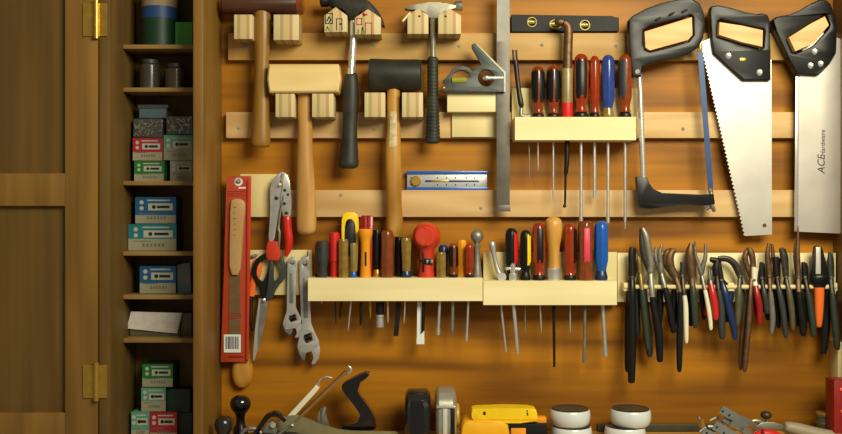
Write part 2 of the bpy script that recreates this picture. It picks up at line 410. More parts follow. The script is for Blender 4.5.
R1 = [
 dict(x=538, top=66, w=13.5, d=46, sw=1.7, sb=171, tip='point', m=(amberM, blackM, blackM), arcs=((96, 178), (2, 82)), label='black and amber screwdriver, first full handle from the left in the top rack'),
 dict(x=553.3, top=65, w=13.5, d=46, sw=2.0, sb=201, tip='point', m=(amberM, blackM, blackM), arcs=((98, 178), (2, 84)), label='black and amber screwdriver just left of the khaki-handled tool, top rack'),
 dict(x=581, top=54, w=15.5, d=52, sw=3.2, sb=221, tip='flat', m=(redamberM, blackM, blackM), arcs=((52, 138),), label='thick red-amber screwdriver with black panel, right of the khaki handle in top rack'),
 dict(x=594.5, top=56, w=11, d=44, sw=3.0, sb=198, tip='flat', m=(redamberM, None, blackM), label='slim plain orange-red screwdriver between the black-panelled one and the blue one'),
 dict(x=608, top=55, w=13.5, d=50, sw=3.0, sb=223, tip='flat', m=(mat('violet_blue', (44, 70, 150), .2, 0, .3, 90, coat=.5, trans=.2), None, clearM), label='screwdriver with fluted blue handle and clear foot in the top rack'),
 dict(x=625, top=54, w=14, d=50, sw=3.2, sb=229, tip='point', m=(amberM, grayM, blackM), arcs=((88, 175),), label='amber and charcoal screwdriver at the right end of the top rack'),
]
kh = dict(x=567, d=50, sw=2.2)
wr = dict(x=528, d=46, sw=1.2)
Z1 = rack(515, 636, 117, 140, (512, 88, 637, 139), 'upper pale wooden rack holding seven screwdrivers beside the hacksaw', hole_list(R1 + [kh, wr]))
for q in R1: driver(q, Z1, G1)
# khaki-handled bent pick
d = 50; bot = YZ(Z1, d) - .02
r = thing('bent_pick', 'khaki and red handled tool with a brown shank bending left at its top', 'pick', 567, bot, d, G1)
b = B(); sweep(b, [(567, 68, d, 4), (567, 69, d, 5.8), (567, 71, d, 6.2), (567, 103, d, 5.9)]); obj('handle', b, khakiM, r)
b = B(); sweep(b, [(567, 103, d, 5.9), (567, 114, d, 5.9), (567, bot, d, 5.2)]); obj('collar', b, redM, r, label='red collar')
b = B(); sweep(b, [(567.5, 69, d, 4.9), (568, 45, d, 4.7), (568.5, 32, d, 4.6), (567.5, 26, d, 4.4), (564, 23, d, 4.2), (559, 22, d, 4.0), (555, 22, d, 2.6)], n=4); obj('upper_shank', b, rustM, r)
b = B(); sweep(b, [(567, bot - .5, d, 2.4), (567, 158, d, 2.6), (566, 172, d, 2.2), (565.5, 176, d, 1.2), (565, 206, d, 1.1)]); ball(b, 564.5, 206, d, 1.8, 10); obj('lower_shank', b, darkM, r)
# slender wrench at the rack's left end
d = 46; bot = YZ(Z1, d) - .02
r = thing('basin_wrench', 'slim dark leaning wrench with a forked top, left end of the top rack', 'wrench', 528, bot, d, G1)
b = B(); sweep(b, [(515.5, 60, d, 2.6), (517, 75, d, 2.4), (519, 92, d, 2.5), (521, 104, d, 2.8), (521.5, 108, d, 1.5)], n=3, fv=.7); obj('shank', b, darkM, r)
b = B()
for s in (-1.6, 1.6): sweep(b, [(515.3 + s, 62, d, 1.1), (514.6 + s, 50, d, 1.0)])
obj('fork', b, darkM, r)
b = B(); sweep(b, [(521.5, 108, d, 2.0), (521, bot - 3.5, d, 2.6), (524, bot - 2.2, d, 2.2), (530, bot - 2.1, d, 2.0)], n=3); sweep(b, [(528, bot - 3, d, 1.6), (528, bot - .2, d, .8), (528, bot + 1, d, .7), (529, 140, d, .5), (529.5, 178, d, .5)]); obj('foot', b, dullM, r)

CAN = [(0, .86), (.04, .96), (.1, 1), (.9, 1), (.97, 1), (1, .9)]
R2 = [
 dict(x=322.5, top=241, w=13, d=56, sw=1.2, sx=321.5, sb=304, m=(grayM, None, None), prof=[(0, .8), (.03, .98), (.45, 1), (.62, .86), (.75, .74), (.97, .8), (1, .7)], fa=.04, label='squat black and charcoal screwdriver at the left end of the long lower rack'),
 dict(x=318, top=243, w=7, d=34, sw=1.4, sb=300, m=(amberM, None, blackM), label='small amber screwdriver mostly hidden behind the leftmost charcoal handle'),
 dict(x=334.5, top=232, w=11, d=44, sw=1.2, sx=336, sb=325, m=(redM, None, None), prof=[(0, .7), (.03, .95), (.1, 1), (.65, .95), (.66, .8), (1, .8)], fa=.05, foot=1, label='bright red handled screwdriver, the only red one in the long lower rack', sm=darkM),
 dict(x=343.5, top=239, w=10.5, d=57, sw=2.6, sx=340, sb=319, m=(clearM, None, None), prof=CAN, sm=darkM, label='yellowed clear cylinder-handled screwdriver in front of the yellow knife handle'),
 dict(x=353.5, top=243, w=7.5, d=58, sw=1.6, sx=348, sb=331, m=(khakiM, None, blueM), prof=CAN, sm=steelM, label='thin grey-handled screwdriver with blue foot in front of the yellow knife'),
 dict(x=377, top=230, w=10, d=40, sw=1.4, sx=380, sb=300, m=(blackM, None, brassM), prof=CAN, label='slim black screwdriver with gold foot behind the orange tapered handle'),
 dict(x=387.5, top=230, w=13.5, d=54, sw=1.7, sx=388, sb=323, m=(brownamberM, None, None), prof=[(0, .7), (.03, .9), (.1, 1), (.9, 1), (.97, .9), (1, .8)], label='fat brown-amber translucent screwdriver near the middle of the long lower rack'),
 dict(x=399, top=237, w=9, d=36, sw=5, sx=396, sb=336, tip='chisel', m=(blackM, None, None), prof=CAN, sm=darkM, hr=4.2, name='nut_driver', label='dark-handled driver behind the clear olive handle, left of the red ball-head tool'),
 dict(x=406.3, top=238, w=11.5, d=56, sw=1.6, sx=404, sb=324, m=(clearM, None, navyM), prof=CAN, label='clear olive screwdriver with bluish foot just left of the red ball-head tool'),
 dict(x=441, top=252, w=10.5, d=57, sw=3.0, sx=438, sb=335, m=(clearM, None, None), prof=CAN, tip='flat', label='short olive-yellow stubby screwdriver right of the red ball-head tool'),
 dict(x=443.5, top=245, w=11, d=36, sw=1.6, sx=445, sb=300, m=(navyM, None, None), prof=[(0, .6), (.08, .95), (.25, 1), (.6, .8), (1, .7)], label='navy round-topped handle peeking from behind the stubby olive one'),
 dict(x=453.5, top=243, w=10, d=54, sw=3.6, sx=452, sb=335, m=(brownamberM, blackM, blackM), arcs=((95, 170), (10, 60)), sm=dullM, label='dark purple-black screwdriver between the stubby olive and amber ones'),
 dict(x=462, top=240, w=10, d=34, sw=1.4, sx=461, sb=300, m=(yorangeM, None, None), prof=CAN, label='yellow-amber handle at the back, left of the steel ball-topped tool'),
 dict(x=469.5, top=243, w=9.5, d=56, sw=2.3, sx=466.5, sb=341, m=(redamberM, None, blackM), tip='flat', label='red-brown amber screwdriver just left of the steel ball-topped tool'),
]
kn = dict(x=350, d=36, sw=6); cone = dict(x=366, d=56, sw=2); cl = dict(x=367, d=36, sw=3); red = dict(x=427, d=46, sw=6); blt = dict(x=477.5, d=48, sw=2)
sk = dict(x=380, d=46, sw=7)
Z2 = rack(308, 482.7, 278, 301, (308, 250, 312, 300), 'long lower left pale rack crowded with mixed handles and a red ball-head tool', hole_list([q for q in R2 if q['x'] not in (318, 353.5, 443.5)] + [dict(x=427, d=50, sw=5)]))
for q in R2: driver(q, Z2, G2)
def zb(d): return YZ(Z2, d) - .02
# yellow knife handle
d = 36; bot = zb(d); r = thing('utility_knife', 'bright yellow and black knife handle standing tallest in the long lower rack', 'knife', 350, bot, d, G2)
b = B(); slab(b, chai([(343, 212), (357, 212), (359, 222), (358, 250), (357, bot), (344, bot), (342, 250), (341.5, 222)], 1), 29, 43, bev=2.5); h = obj('handle', b, yellowM, r)
b = B(); slab(b, chai([(346.5, 219), (353.5, 219), (355.8, 228), (355.8, 256), (344.8, 256), (344.8, 228)], 1), 42, 44.5, bev=.8); obj('grip_panel', b, blackM, h)
# orange tapered handle
d = 57; bot = zb(d); r = thing('tapered_awl', 'yellow-orange tapered handle with flared top in the long lower rack', 'awl', 366, bot, d, G2)
b = B(); turned(b, 365.5, 0, d, [(229, 6.4), (230, 7.2), (234, 7.2), (237, 6.3), (241, 4.9), (255, 4.6), (268, 5.0), (276, 5.4), (bot, 5.2)]); h = obj('handle', b, yorangeM, r)
b = B(); slab(b, [(364.8, 252), (366.6, 252), (366.6, 266), (364.8, 266)], 64, 67.2); obj('printed_mark', b, inkM, h)
b = B(); sweep(b, [(370, 300, 50, 2), (370.2, 309, 50, 1.4), (370.4, 319, 50, .3)]); obj('tip', b, brassM, r)
d = 36; bot = zb(d); r = thing('screwdriver', 'dark red clear-handled driver rising behind the orange tapered handle', 'screwdriver', 367, bot, d, G2)
b = B(); sweep(b, [(367, 215.5, d, 5.4), (367, 217, d, 6.8), (367, 250, d, 6.4), (367, bot, d, 5)], ring=fluted(24, 8, .2)); obj('handle', b, dkredM, r)
b = B(); sweep(b, [(361, 301.8, 50, 1.5), (361, 320, 50, 1.5), (360.5, 325, 50, .8)]); obj('shaft', b, darkM, r)
# socket drive shown under the rack
d = 46; r = thing('socket_driver', 'black knurled socket with silver bands poking out below the long rack', 'socket', 380, 301.5, d, G2)
b = B(); turned(b, 380, 0, d, [(301.5, 4), (312, 4), (312.5, 3.6), (314, 3.6), (314.5, 4.1)]); obj('body', b, blackM, r)
b = B(); turned(b, 380, 0, d, [(314.5, 4.1), (317, 4.1), (317.5, 3.7), (321, 3.7), (321.5, 4.1), (327, 4.0), (327.6, 3.2)]); obj('socket', b, steelM, r)
# clear-white chisel blade under the rack
# red ball-head tool
d = 50; bot = zb(d); r = thing('ratchet_driver', 'orange-red driver with a large round ball head and small black lever', 'ratchet driver', 427, bot, d, G2)
b = B(); turned(b, 426.5, 0, d, [(222.2, 1), (223, 5), (225.5, 9.3), (230, 12.8), (236, 14.2), (242, 13), (246, 10.4), (249, 8.3), (252, 7.5), (262, 7.4), (270, 7.6), (275, 8.2), (bot, 8.2)], 32); h = obj('body', b, orangeredM, r)
b = B(); sweep(b, [(425, 236.5, 72, 10), (425, 236.5, 76.5, 9.6), (425, 236.5, 77.5, 8.2), (425, 236.5, 76.2, 7.8)], ring=ringc(28)); obj('end_cap', b, orangeredM, r)
b = B(); box(b, 422.5, 251, 424.3, 272, 60, 65.5, .5); box(b, 424.3, 258.5, 433, 264.5, 59, 66.5, .8); box(b, 419.6, 259, 423, 262, 60, 65, .5); obj('lever', b, blackM, r, label='black direction lever')
for x in (426, 430.5):
    b = B(); box(b, x, 260, x + 2.4, 263.4, 66, 67.2, .2); obj('slide_button', b, dullM, r)
b = B(); sweep(b, [(421, 301.8, 46, 3.7), (420.5, 342, 46, 3.7)], ring=SQ, fv=.35); sweep(b, [(420.5, 338, 46, 3.9), (420.5, 344, 46, 3.9)], ring=SQ, fv=.45); obj('blade_guard', b, whiteM, r, label='whitish clear blade sleeve')
b = B(); sweep(b, [(423.5, 301.8, 51.5, 1.8), (423, 330, 51.5, 1.6), (421.5, 333, 51.5, .5)]); obj('shaft', b, darkM, r)
# steel ball-topped
d = 48; bot = zb(d); r = thing('tamping_tool', 'small steel tool with a round ball knob, right end of the long rack', 'ball-top tool', 477, bot, d, G2)
b = B(); turned(b, 477, 0, d, [(229.4, .5), (230.2, 3), (232.5, 5.6), (236, 6.6), (239.5, 5.8), (242, 3.8), (243.2, 2.6), (245, 2.5), (246, 4.2), (248, 3.6), (252, 3.0), (262, 3.4), (270, 4.2), (276, 5), (bot, 4.8)]); obj('body', b, dullM, r)

R3 = [
 dict(x=511.5, top=228, w=13, d=44, sw=1.6, sx=507, sb=300, m=(blackM, redM, blackM), arcs=((15, 70),), label='black screwdriver with a red stripe, left part of the lower right rack'),
 dict(x=525.5, top=230, w=11, d=50, sw=1.4, sx=525, sb=333, m=(blackM, yellowM, blackM), arcs=((20, 75),), sm=dullM, label='black screwdriver with a yellow stripe in the lower right rack'),
 dict(x=539, top=222, w=13.5, d=50, sw=1.7, sx=541.3, sb=333, m=(redamberM, blackM, blackM), arcs=((55, 110),), sm=steelM, label='red-amber screwdriver with black front panel, left of the round wooden handle'),
 dict(x=570, top=223, w=13.5, d=48, sw=1.6, sx=570.2, sb=333, m=(redamberM, blackM, blackM), arcs=((10, 62),), sm=steelM, label='red-amber screwdriver with black side panel, right of the round wooden handle'),
 dict(x=585.5, top=221, w=15.5, d=52, sw=3.0, sx=584, sb=363, m=(brownamberM, pinkM, None), arcs=((66, 110),), prof=[(0, .7), (.03, .9), (.1, 1), (.85, .96), (.95, 1.05), (1, 1)], tip='flat', sm=greyplM, label='wide amber screwdriver with a pink label inside, beside the blue one'),
 dict(x=601.3, top=221, w=14, d=50, sw=4.2, sx=605.5, sb=356, m=(blueM, navyM, navyM), arcs=((150, 178),), tip='flat', label='bright blue screwdriver at the right end of the lower right rack'),
]
wh = dict(x=553.5, d=52, sw=3); rt = dict(x=499, d=48, sw=3, hr=3)
Z3 = rack(483.4, 617, 281, 305, (483.4, 252, 617, 304), 'lower right pale rack with a round wooden handle among its screwdrivers', hole_list(R3 + [wh, rt, dict(x=513, d=58, sw=3.6)]), plateM)
for q in R3: driver(q, Z3, G3)
d = 52; bot = YZ(Z3, d) - .02
r = thing('wooden_handled_awl', 'round-topped turned wooden handle with steel ferrule in the lower right rack', 'awl', 553.5, bot, d, G3)
b = B(); turned(b, 553.5, 0, d, [(216.8, 2), (217.6, 5), (220, 7.6), (224, 8.7), (229, 8.9), (236, 8), (246, 6.3), (256, 5.6), (264, 5.9), (268, 6.6)], 28); obj('handle', b, turnM, r)
b = B(); turned(b, 553.5, 0, d, [(268, 6.9), (270, 7.1), (271, 6.8), (276, 7.1), (bot, 6.9)], 28); obj('ferrule', b, steelM, r)
b = B(); sweep(b, [(553.5, 279, d, 1.7), (554, 330, d, 1.5), (554.3, 367, d, 1.2)]); obj('shaft', b, darkM, r)
d = 48; bot = YZ(Z3, d) - .02
r = thing('small_ratchet', 'small steel ratchet handle leaning at the left end of the lower right rack', 'ratchet', 499, bot, d, G3)
b = B(); sweep(b, [(491.8, 241, d, 1), (492, 242.5, d, 3), (492.7, 247, d, 3.3), (494, 254, d, 2.4), (496.5, 266, d, 2.3), (499, 273, d, 3)], n=2); obj('handle', b, steelM, r)
b = B(); sweep(b, [(502, 277, d - 6, 4.6), (502, 277, d + 5, 4.4)]); sweep(b, [(499.5, 278, d, 1.4), (500.5, bot + 2, d, 1.4), (501.5, 310, d, 1.2), (506, 352, d, 1.1)]); obj('head', b, steelM, r)
d = 58; bot = YZ(Z3, d) - .02
r = thing('t_handle_driver', 'small chrome T-handle tool in front of the red-striped screwdriver', 'T-handle', 513, bot, d, G3)
b = B(); sweep(b, [(505.5, 268.5, d, 1.4), (507, 268.5, d, 1.7), (519, 269, d, 1.7), (520.5, 269, d, 1.4)]); obj('cross_bar', b, chromeM, r)
b = B(); turned(b, 513, 0, d, [(263.5, 1.4), (265, 2.6), (273, 2.6), (274, 4), (bot, 4)]); sweep(b, [(513, bot - 1, d, 1.9), (513.5, 305, d, 2.0), (517.6, 352, d, 1.8), (518, 355, d, .8)]); obj('shaft', b, chromeM, r)

# ================================================================== PEG BLOCKS, HAMMERS, MALLETS
def peg(x0, y0, x1, y1, label, m=plyM, d1=72):
    b = B(); box(b, x0, y0, x1, y1, 19.3, d1, .8); return tag(obj('peg_block', b, m), label, 'peg block', 'laminated hammer pegs')
def house(x0, y0, x1, y1, ridge, label, m=plyM, d1=72):
    cx = (x0 + x1) / 2; b = B(); slab(b, [(x0, ridge), (cx, y0), (x1, ridge), (x1, y1), (x0, y1)], 19.3, d1, bev=.7)
    return tag(obj('peg_block', b, m), label, 'peg block', 'laminated hammer pegs')
peg(234, 14.5, 252.5, 39, 'left striped peg under the dark wooden mallet head')
peg(273.5, 14.5, 299, 40, 'right striped peg under the dark wooden mallet head')
peg(275.5, 93.5, 294.5, 117, 'left striped peg under the pale beech mallet head')
peg(312, 93.5, 333.5, 117, 'right striped peg under the pale beech mallet head')
peg(364.5, 92.5, 385, 117, 'left striped peg under the black rubber mallet head')
peg(402, 92.5, 423, 117, 'right striped peg under the black rubber mallet head')
def line(b, pts, d, w=.45):
    for (a, c) in zip(pts[:-1], pts[1:]):
        dx, dy = c[0] - a[0], c[1] - a[1]; l = math.hypot(dx, dy) or 1; nx, ny = -dy / l * w, dx / l * w
        ex, ey = dx / l * w, dy / l * w
        slab(b, [(a[0] + nx - ex, a[1] + ny - ey), (c[0] + nx + ex, c[1] + ny + ey), (c[0] - nx + ex, c[1] - ny + ey), (a[0] - nx - ex, a[1] - ny - ey)], d, d + .35)
h1 = house(324.3, 7, 347, 32, 15.5, 'left house-shaped peg with black drawn window and door, under the black claw hammer')
b = B(); line(b, [(325.5, 13.5), (332.5, 13.5), (332.5, 23.5), (325.5, 23.5), (325.5, 13.5)], 72); line(b, [(336.5, 30), (336.5, 18.8), (342, 18.8), (342, 30)], 72)
line(b, [(327, 21), (329, 17), (331, 20), (329, 22)], 72, .6); line(b, [(340, 24), (341, 24)], 72, .8); obj('drawing', b, inkM, h1)
b = B(); line(b, [(326, 30), (327.5, 27), (329, 30)], 72, .6); obj('drawn_plant', b, greeninkM, h1)
h2 = house(354.7, 9, 381, 34.5, 18, 'right house-shaped peg with red drawn window, door and green plants')
b = B(); line(b, [(356.8, 18.3), (361.5, 18.3), (361.5, 24.5), (356.8, 24.5), (356.8, 18.3)], 72); line(b, [(365.5, 33), (365.5, 23), (371.5, 23), (371.5, 34)], 72); line(b, [(363, 12.5), (364, 15), (366.5, 14.5)], 72, .9); obj('drawing', b, redinkM, h2)
b = B(); line(b, [(358, 33), (358.5, 30)], 72, .8); line(b, [(361.5, 33.5), (362.5, 28), (364, 33)], 72, .8); obj('drawn_plant', b, greeninkM, h2)
for (x0, x1, hx_, s) in ((407.4, 428.4, 419.3, 'left'), (438.2, 461, 445.5, 'right')):
    h = house(x0, 8.2, x1, 34, 15.5, s + ' plain house-shaped peg with a small hole, under the silver claw hammer')
    b = B(); sweep(b, [(hx_, 16.5, 71.8, 1.3), (hx_, 16.5, 72.3, 1.2)]); obj('nail_hole', b, inkM, h)
    if s == 'left':
        b = B(); slab(b, [(402, 20.5), (409.5, 12), (411, 13), (403.2, 21.8)], 55, 71, bev=.2); obj('eave', b, paleM, h)

HG = 'hammers and mallets'
# dark wooden mallet
d = 46; r = thing('wooden_mallet', 'wooden mallet with dark brown head and long olive-tan handle, top left', 'mallet', 262, 147, d, HG)
b = B(); sweep(b, [(222.5, 4, d, 9.0), (224, 4, d, 10.2), (299, 4, d, 10.2), (301, 4, d, 9.2)], ring=[(x * 1.0, y * 1.0) for x, y in ringc(24)], fu=.98, fv=1.0); obj('head', b, walnutM, r)
b = B(); sweep(b, [(297.5, 4, d, 10.7), (302.5, 4, d, 10.6), (303.5, 4, d, 9.6)], ring=ringc(24)); obj('end_band', b, brownamberM, r, label='lighter brown end band')
b = B(); sweep(b, [(262, 5, d, 8.2), (262, 30, d, 9.2), (261.7, 60, d, 7.6), (261.5, 85, d, 7.6), (261, 115, d, 9), (260.5, 138, d, 10.2), (260.5, 145, d, 9.6), (260.5, 147, d, 7.5)], ring=[(a * .98, c) for a, c in ringc(20)], n=4, fv=.75); obj('handle', b, oliveM, r)
# beech mallet
d = 47; r = thing('wooden_mallet', 'wooden mallet with pale faceted beech head and long tan handle', 'mallet', 305, 234, d, HG)
b = B(); slab(b, [(268.5, 64), (338.5, 64), (340.5, 79), (338, 92), (269, 92.5), (267, 79)], 22, 78, bev=3, seg=1); hh = obj('head', b, beechM, r)
b = B(); sweep(b, [(305, 80, d, 7.2), (305, 95, d, 7.4), (305, 125, d, 7.4), (305, 150, d, 7.9), (306, 190, d, 9.2), (306.5, 215, d, 10), (306.5, 228, d, 9.8), (306.5, 232.5, d, 8.2), (306.5, 234.5, d, 5)], ring=ringc(20), n=4, fv=.8); obj('handle', b, handleM, r)
# rubber mallet
d = 47; r = thing('rubber_mallet', 'black rubber mallet with a worn old wooden handle', 'mallet', 394, 232, d, HG)
b = B(); sweep(b, [(369, 75, d, 14.4), (370, 75, d, 15.8), (372, 75, d, 16.3), (395, 75, d, 15.4), (417, 75.3, d, 15.8), (420, 75.3, d, 15.4), (421.4, 75.3, d, 14)], ring=ringc(32)); obj('head', b, rubberM, r)
b = B(); sweep(b, [(393.5, 80, d, 6.6), (393.5, 112, d, 6.4), (393.5, 130, d, 6.8), (393, 150, d, 8.2), (393.3, 180, d, 8.3), (394, 205, d, 7.8), (394.5, 222, d, 8.6), (394.5, 230, d, 8.8), (394.5, 236, d, 7)], ring=ringc(20), n=4, fv=.8); hh = obj('handle', b, oldhandleM, r)
b = B(); sweep(b, [(393.5, 112, d, 6.6), (393.5, 120, d, 6.9), (393.3, 133, d, 7.15), (393, 147, d, 7.9)], ring=wedge(58, 118), fv=.82, n=3); obj('worn_patch', b, mat('worn_varnish', (190, 172, 130), .5, 0, .3, 140), hh, label='whitish worn patch of old varnish')
# black claw hammer
d = 46; r = thing('claw_hammer', 'black-headed claw hammer with silver neck and long smooth black grip', 'hammer', 349, 168, d, HG)
b = B(); slab(b, chai([(322, -3), (331, -5), (345, -6), (360, -5), (368, 0), (376, 8), (382, 17), (385, 26), (383.5, 27), (377, 19), (370, 12.5), (362, 9.5), (357.5, 13), (356.5, 20), (349, 20), (347, 12), (342, 7.5), (336, 7), (330, 6)], 1), 35, 57, bev=4); sweep(b, [(320, 1, d, 4), (321, 1, d, 5.8), (327, 1, d, 6), (330, 1, d, 5), (338, 1, d, 5)], ring=ringc(20)); obj('head', b, darkM, r)
b = B(); sweep(b, [(353.5, 14, d, 3.8), (353, 45, d, 3.5), (351, 78, d, 4)], fv=1.1); obj('neck', b, chromeM, r, label='chrome neck')
b = B(); sweep(b, [(351.2, 75, d, 4.6), (351, 77, d, 6.8), (350.8, 100, d, 8.2), (350, 125, d, 7.2), (349.2, 145, d, 8.6), (348.6, 160, d, 10), (348.5, 166, d, 9.6), (348.5, 168.5, d, 6.5)], ring=ringc(20), n=3, fv=.85); obj('grip', b, rubberM, r)
# silver claw hammer
d = 46; r = thing('claw_hammer', 'silver-headed claw hammer with ribbed black rubber grip', 'hammer', 432.5, 143, d, HG)
b = B(); slab(b, chai([(403, 8.6), (409, 6.2), (417, 4.2), (424, 2.2), (443, 2), (447, 4), (456, 4.2), (456, 9), (447, 9), (441, 12.5), (438.5, 18.5), (429, 18.5), (426, 12), (420, 8.8), (411, 9.5)], 1), 37, 55, bev=3); sweep(b, [(454, 6.2, d, 3.6), (456.5, 6, d, 4.8), (461.5, 6, d, 5), (462.5, 6, d, 4.2)], ring=ringc(20)); obj('head', b, hammerM, r)
b = B(); sweep(b, [(433, 16, d, 3.6), (433, 23, d, 3.2), (433, 24, d, 2.6), (433, 60, d, 2.7)]); obj('neck', b, hammerM, r)
b = B(); pts = [(433, 57, d, 4)]; y = 59
while y < 138:
    w = 5.7 + (1.6 * min(1, max(0, (y - 95) / 35)))
    pts += [(432.8, y, d, w), (432.8, y + 1.8, d, w), (432.8, y + 2.3, d, w - .45), (432.8, y + 3.0, d, w - .45)]; y += 3.5
pts += [(432.6, 139, d, 7.8), (432.6, 142, d, 7.4), (432.6, 143.5, d, 5)]
sweep(b, pts, ring=ringc(18), fv=.85); obj('grip', b, rubberM, r)
# ================================================================== MEASURING TOOLS
r = thing('marking_gauge_rule', 'small blue and silver sliding gauge with brass knob standing on the third cleat', 'gauge', 446, 190, 10)
b = B(); box(b, 407, 173.5, 487, 188.5, 5, 15, .4); obj('body', b, mat('brushed_silver', (188, 190, 188), .4, .5, .06, 50), r)
for y0, y1 in ((171, 174), (187.2, 190.6)):
    b = B(); box(b, 406.3, y0, 487.7, y1, 4, 18, .5); obj('rail', b, blueM, r, label='blue edge rail')
b = B(); box(b, 425, 180.2, 479, 182, 14, 15.6, .2); obj('slot', b, navyM, r)
b = B(); box(b, 431, 180.5, 449, 181.7, 15.4, 16.2, .1); obj('slider', b, brassM, r)
b = B(); sweep(b, [(416, 181, 15, 5.2), (416, 181, 20, 5.2), (416, 181, 21, 4.6)], ring=fluted(24, 12, .08)); obj('knob', b, brassM, r)
b = B()
for x in (410.5, 437, 446, 455, 466, 474):
    box(b, x, 177, x + 1.0, 178.6, 14.8, 15.3); box(b, x, 184, x + 1.0, 185.6, 14.8, 15.3)
obj('printed_marks', b, inkM, r)
# torpedo level
r = thing('torpedo_level', 'long black spirit level with three round vial openings on the topmost cleat', 'level', 565, 33, 10)
b = B(); slab(b, [(511.5, 14.5), (613, 16), (614, 17), (619, 17.5), (619, 31), (512, 31.5)], 2, 18, holes=[circ(532, 22, 4.6, 18), circ(556, 24, 6.2, 18, 4.4), circ(585, 25, 4.8, 18)]); obj('body', b, mat('level_black', (26, 26, 22), .5, 0, .2, 50, spec=.2), r)
for cx, cy, rx, ry, mm in ((532, 22, 4.6, 4.6, oldbrassM), (556, 24, 6.2, 4.4, vialM), (585, 25, 4.8, 4.8, brassM)):
    b = B(); slab(b, circ(cx, cy, rx + .4, 18, ry + .4), 17.5, 19, holes=[circ(cx, cy, rx - .5, 18, ry - .5)]); obj('ring', b, oldbrassM, r)
    b = B(); sweep(b, [(cx - rx, cy, 10, 2.6), (cx + rx, cy, 10, 2.6)]); obj('vial', b, vialM, r)
# combination square and its square block
o = B(); box(o, 447.2, 92.2, 509, 111.8, 19.3, 47.5, .8); q = obj('square_holder', o, paleM); tag(q, 'pale wooden block under the combination square head', 'tool holder')
o = B(); box(o, 452, 112.3, 506, 137, 19.3, 26, .6); q2 = obj('backing_board', o, plateM, q)
r = thing('combination_square', 'combination square with long steel blade hanging down and bubble level head', 'square', 503, 211, 52)
b = B(); box(b, 496.6, -12, 509.8, 205.5, 49, 52, .3); box(b, 498, 205, 510.5, 211.5, 48, 53, .4); bl = obj('blade', b, mat('worn_blade', (112, 106, 96), .5, .45, .25, 25), r)
b = B()
for i in range(26):
    y = 6 + i * 7.8; box(b, 496.8, y, 498 if i % 4 else 499, y + .25, 51.9, 52.1)
obj('engraved_scale', b, plierM, bl)
b = B(); box(b, 496.9, -12, 509.5, 41.5, 51.9, 52.3); obj('clean_upper_end', b, mat('clean_blade', (142, 138, 126), .5, .2, .12, 40), bl, label='lighter clean upper end')
b = B()
slab(b, [(439.5, 90.2), (445, 89), (445, 84), (442.5, 81), (446, 77.5), (449, 74), (452.5, 69), (458, 66.4), (464, 66), (469, 68), (473, 72), (475, 68.5), (478, 66.5), (481.5, 65.5), (478, 58), (472, 47.5), (471.8, 44.5), (474.5, 43.2), (477, 44.5), (504.2, 71.5), (505, 74), (505, 91.8), (441, 91.8)], 50, 62,
     holes=[[(451, 77.5), (453.5, 73), (458, 70.3), (464, 70.2), (469, 73), (470.5, 77.5)], circ(486, 78, 8.2, 22, 8.6)], bev=.6)
obj('head', b, mat('cast_iron', (70, 74, 72), .5, .4, .15, 60), r)
b = B(); sweep(b, [(452, 80.3, 60, 3.2), (466.5, 80.3, 60, 3.2)]); obj('bubble_vial', b, vialM, r)
b = B(); slab(b, [(476, 68), (480, 65), (505.2, 90), (505.2, 91.9), (503.2, 91.9), (503.2, 73)], 61.5, 63.5) if False else slab(b, [(475.5, 43.6), (477.2, 44.2), (505.6, 72), (505.6, 91.8), (503.8, 91.8), (503.8, 73)], 61.9, 63.4); obj('ground_edge', b, hammerM, r, label='bright ground edge')
b = B(); sweep(b, [(482.5, 78.5, 62, 1.5), (486, 78, 62, 3), (489, 78, 62, 2), (503, 78, 60, 2.2)], n=1); obj('lock_nut', b, steelM, r)
b = B(); ball(b, 443.5, 88, 63, 2.2, 12); obj('scriber_knob', b, brassM, r)

# ================================================================== HACKSAW
r = thing('hacksaw', 'hacksaw with thick black handle, chrome back tube and blue blade', 'hacksaw', 675, 207, 35)
o = B(); slab(o, [(644.6, 31.5), (692, 17), (692.6, 35), (688, 40), (650, 50.4), (645.6, 47.5)], 19.3, 66, bev=.8); tag(obj('saw_peg', o, peachM), 'peach pine block filling the hacksaw handle opening', 'saw peg', 'wooden saw pegs')
b = B(); slab(b, [(629, 20), (633, 15.5), (647, 8), (661, 3), (680, -1), (692, -1.5), (700, 3), (704, 12), (705.3, 24), (703.5, 38), (698.5, 47.5), (690, 53), (676, 57), (660, 61), (648, 64.5), (643, 66.5), (641.5, 76), (632.5, 76.5), (630.5, 60), (629, 40)], 37, 60,
     holes=[[(643.2, 30), (650, 25.5), (672, 19.5), (691.5, 14.6), (693.6, 17), (694.2, 35), (689, 41.5), (670, 47), (650, 52), (645, 50), (643.2, 44)]], bev=2.6); hd = obj('handle', b, blackM, r)
b = B()
for (x, y) in ((657.5, 19), (671, 14), (684, 11)):
    sweep(b, [(x - 3, y + 2.4, 59.2, .6), (x, y + .2, 60.6, 1.3), (x + 3.4, y - 1.4, 59.2, .6)], n=3)
obj('knuckle_ridge', b, blackM, hd)
b = B(); sweep(b, [(637.4, 71.5, 59.5, 2.6), (637.4, 71.5, 61.5, 2.2)]); obj('screw', b, steelM, r)
b = B(); sweep(b, [(639, 72, 48, 2.7), (640, 90, 48, 2.8), (643.5, 182, 48, 2.9)]); obj('back_tube', b, chromeM, r)
b = B(); slab(b, [(636.6, 176.5), (647.4, 177.2), (648.5, 184), (653, 190), (662, 194), (700, 194.6), (714, 194), (715.4, 204), (708, 205.5), (690, 204.5), (665, 206.5), (651, 208.8), (641, 207.6), (638.2, 203)], 39, 56, bev=2); obj('lower_arm', b, blackM, r)
b = B(); x0 = [(696.8, 48, 0), (701.3, 48, 0)]
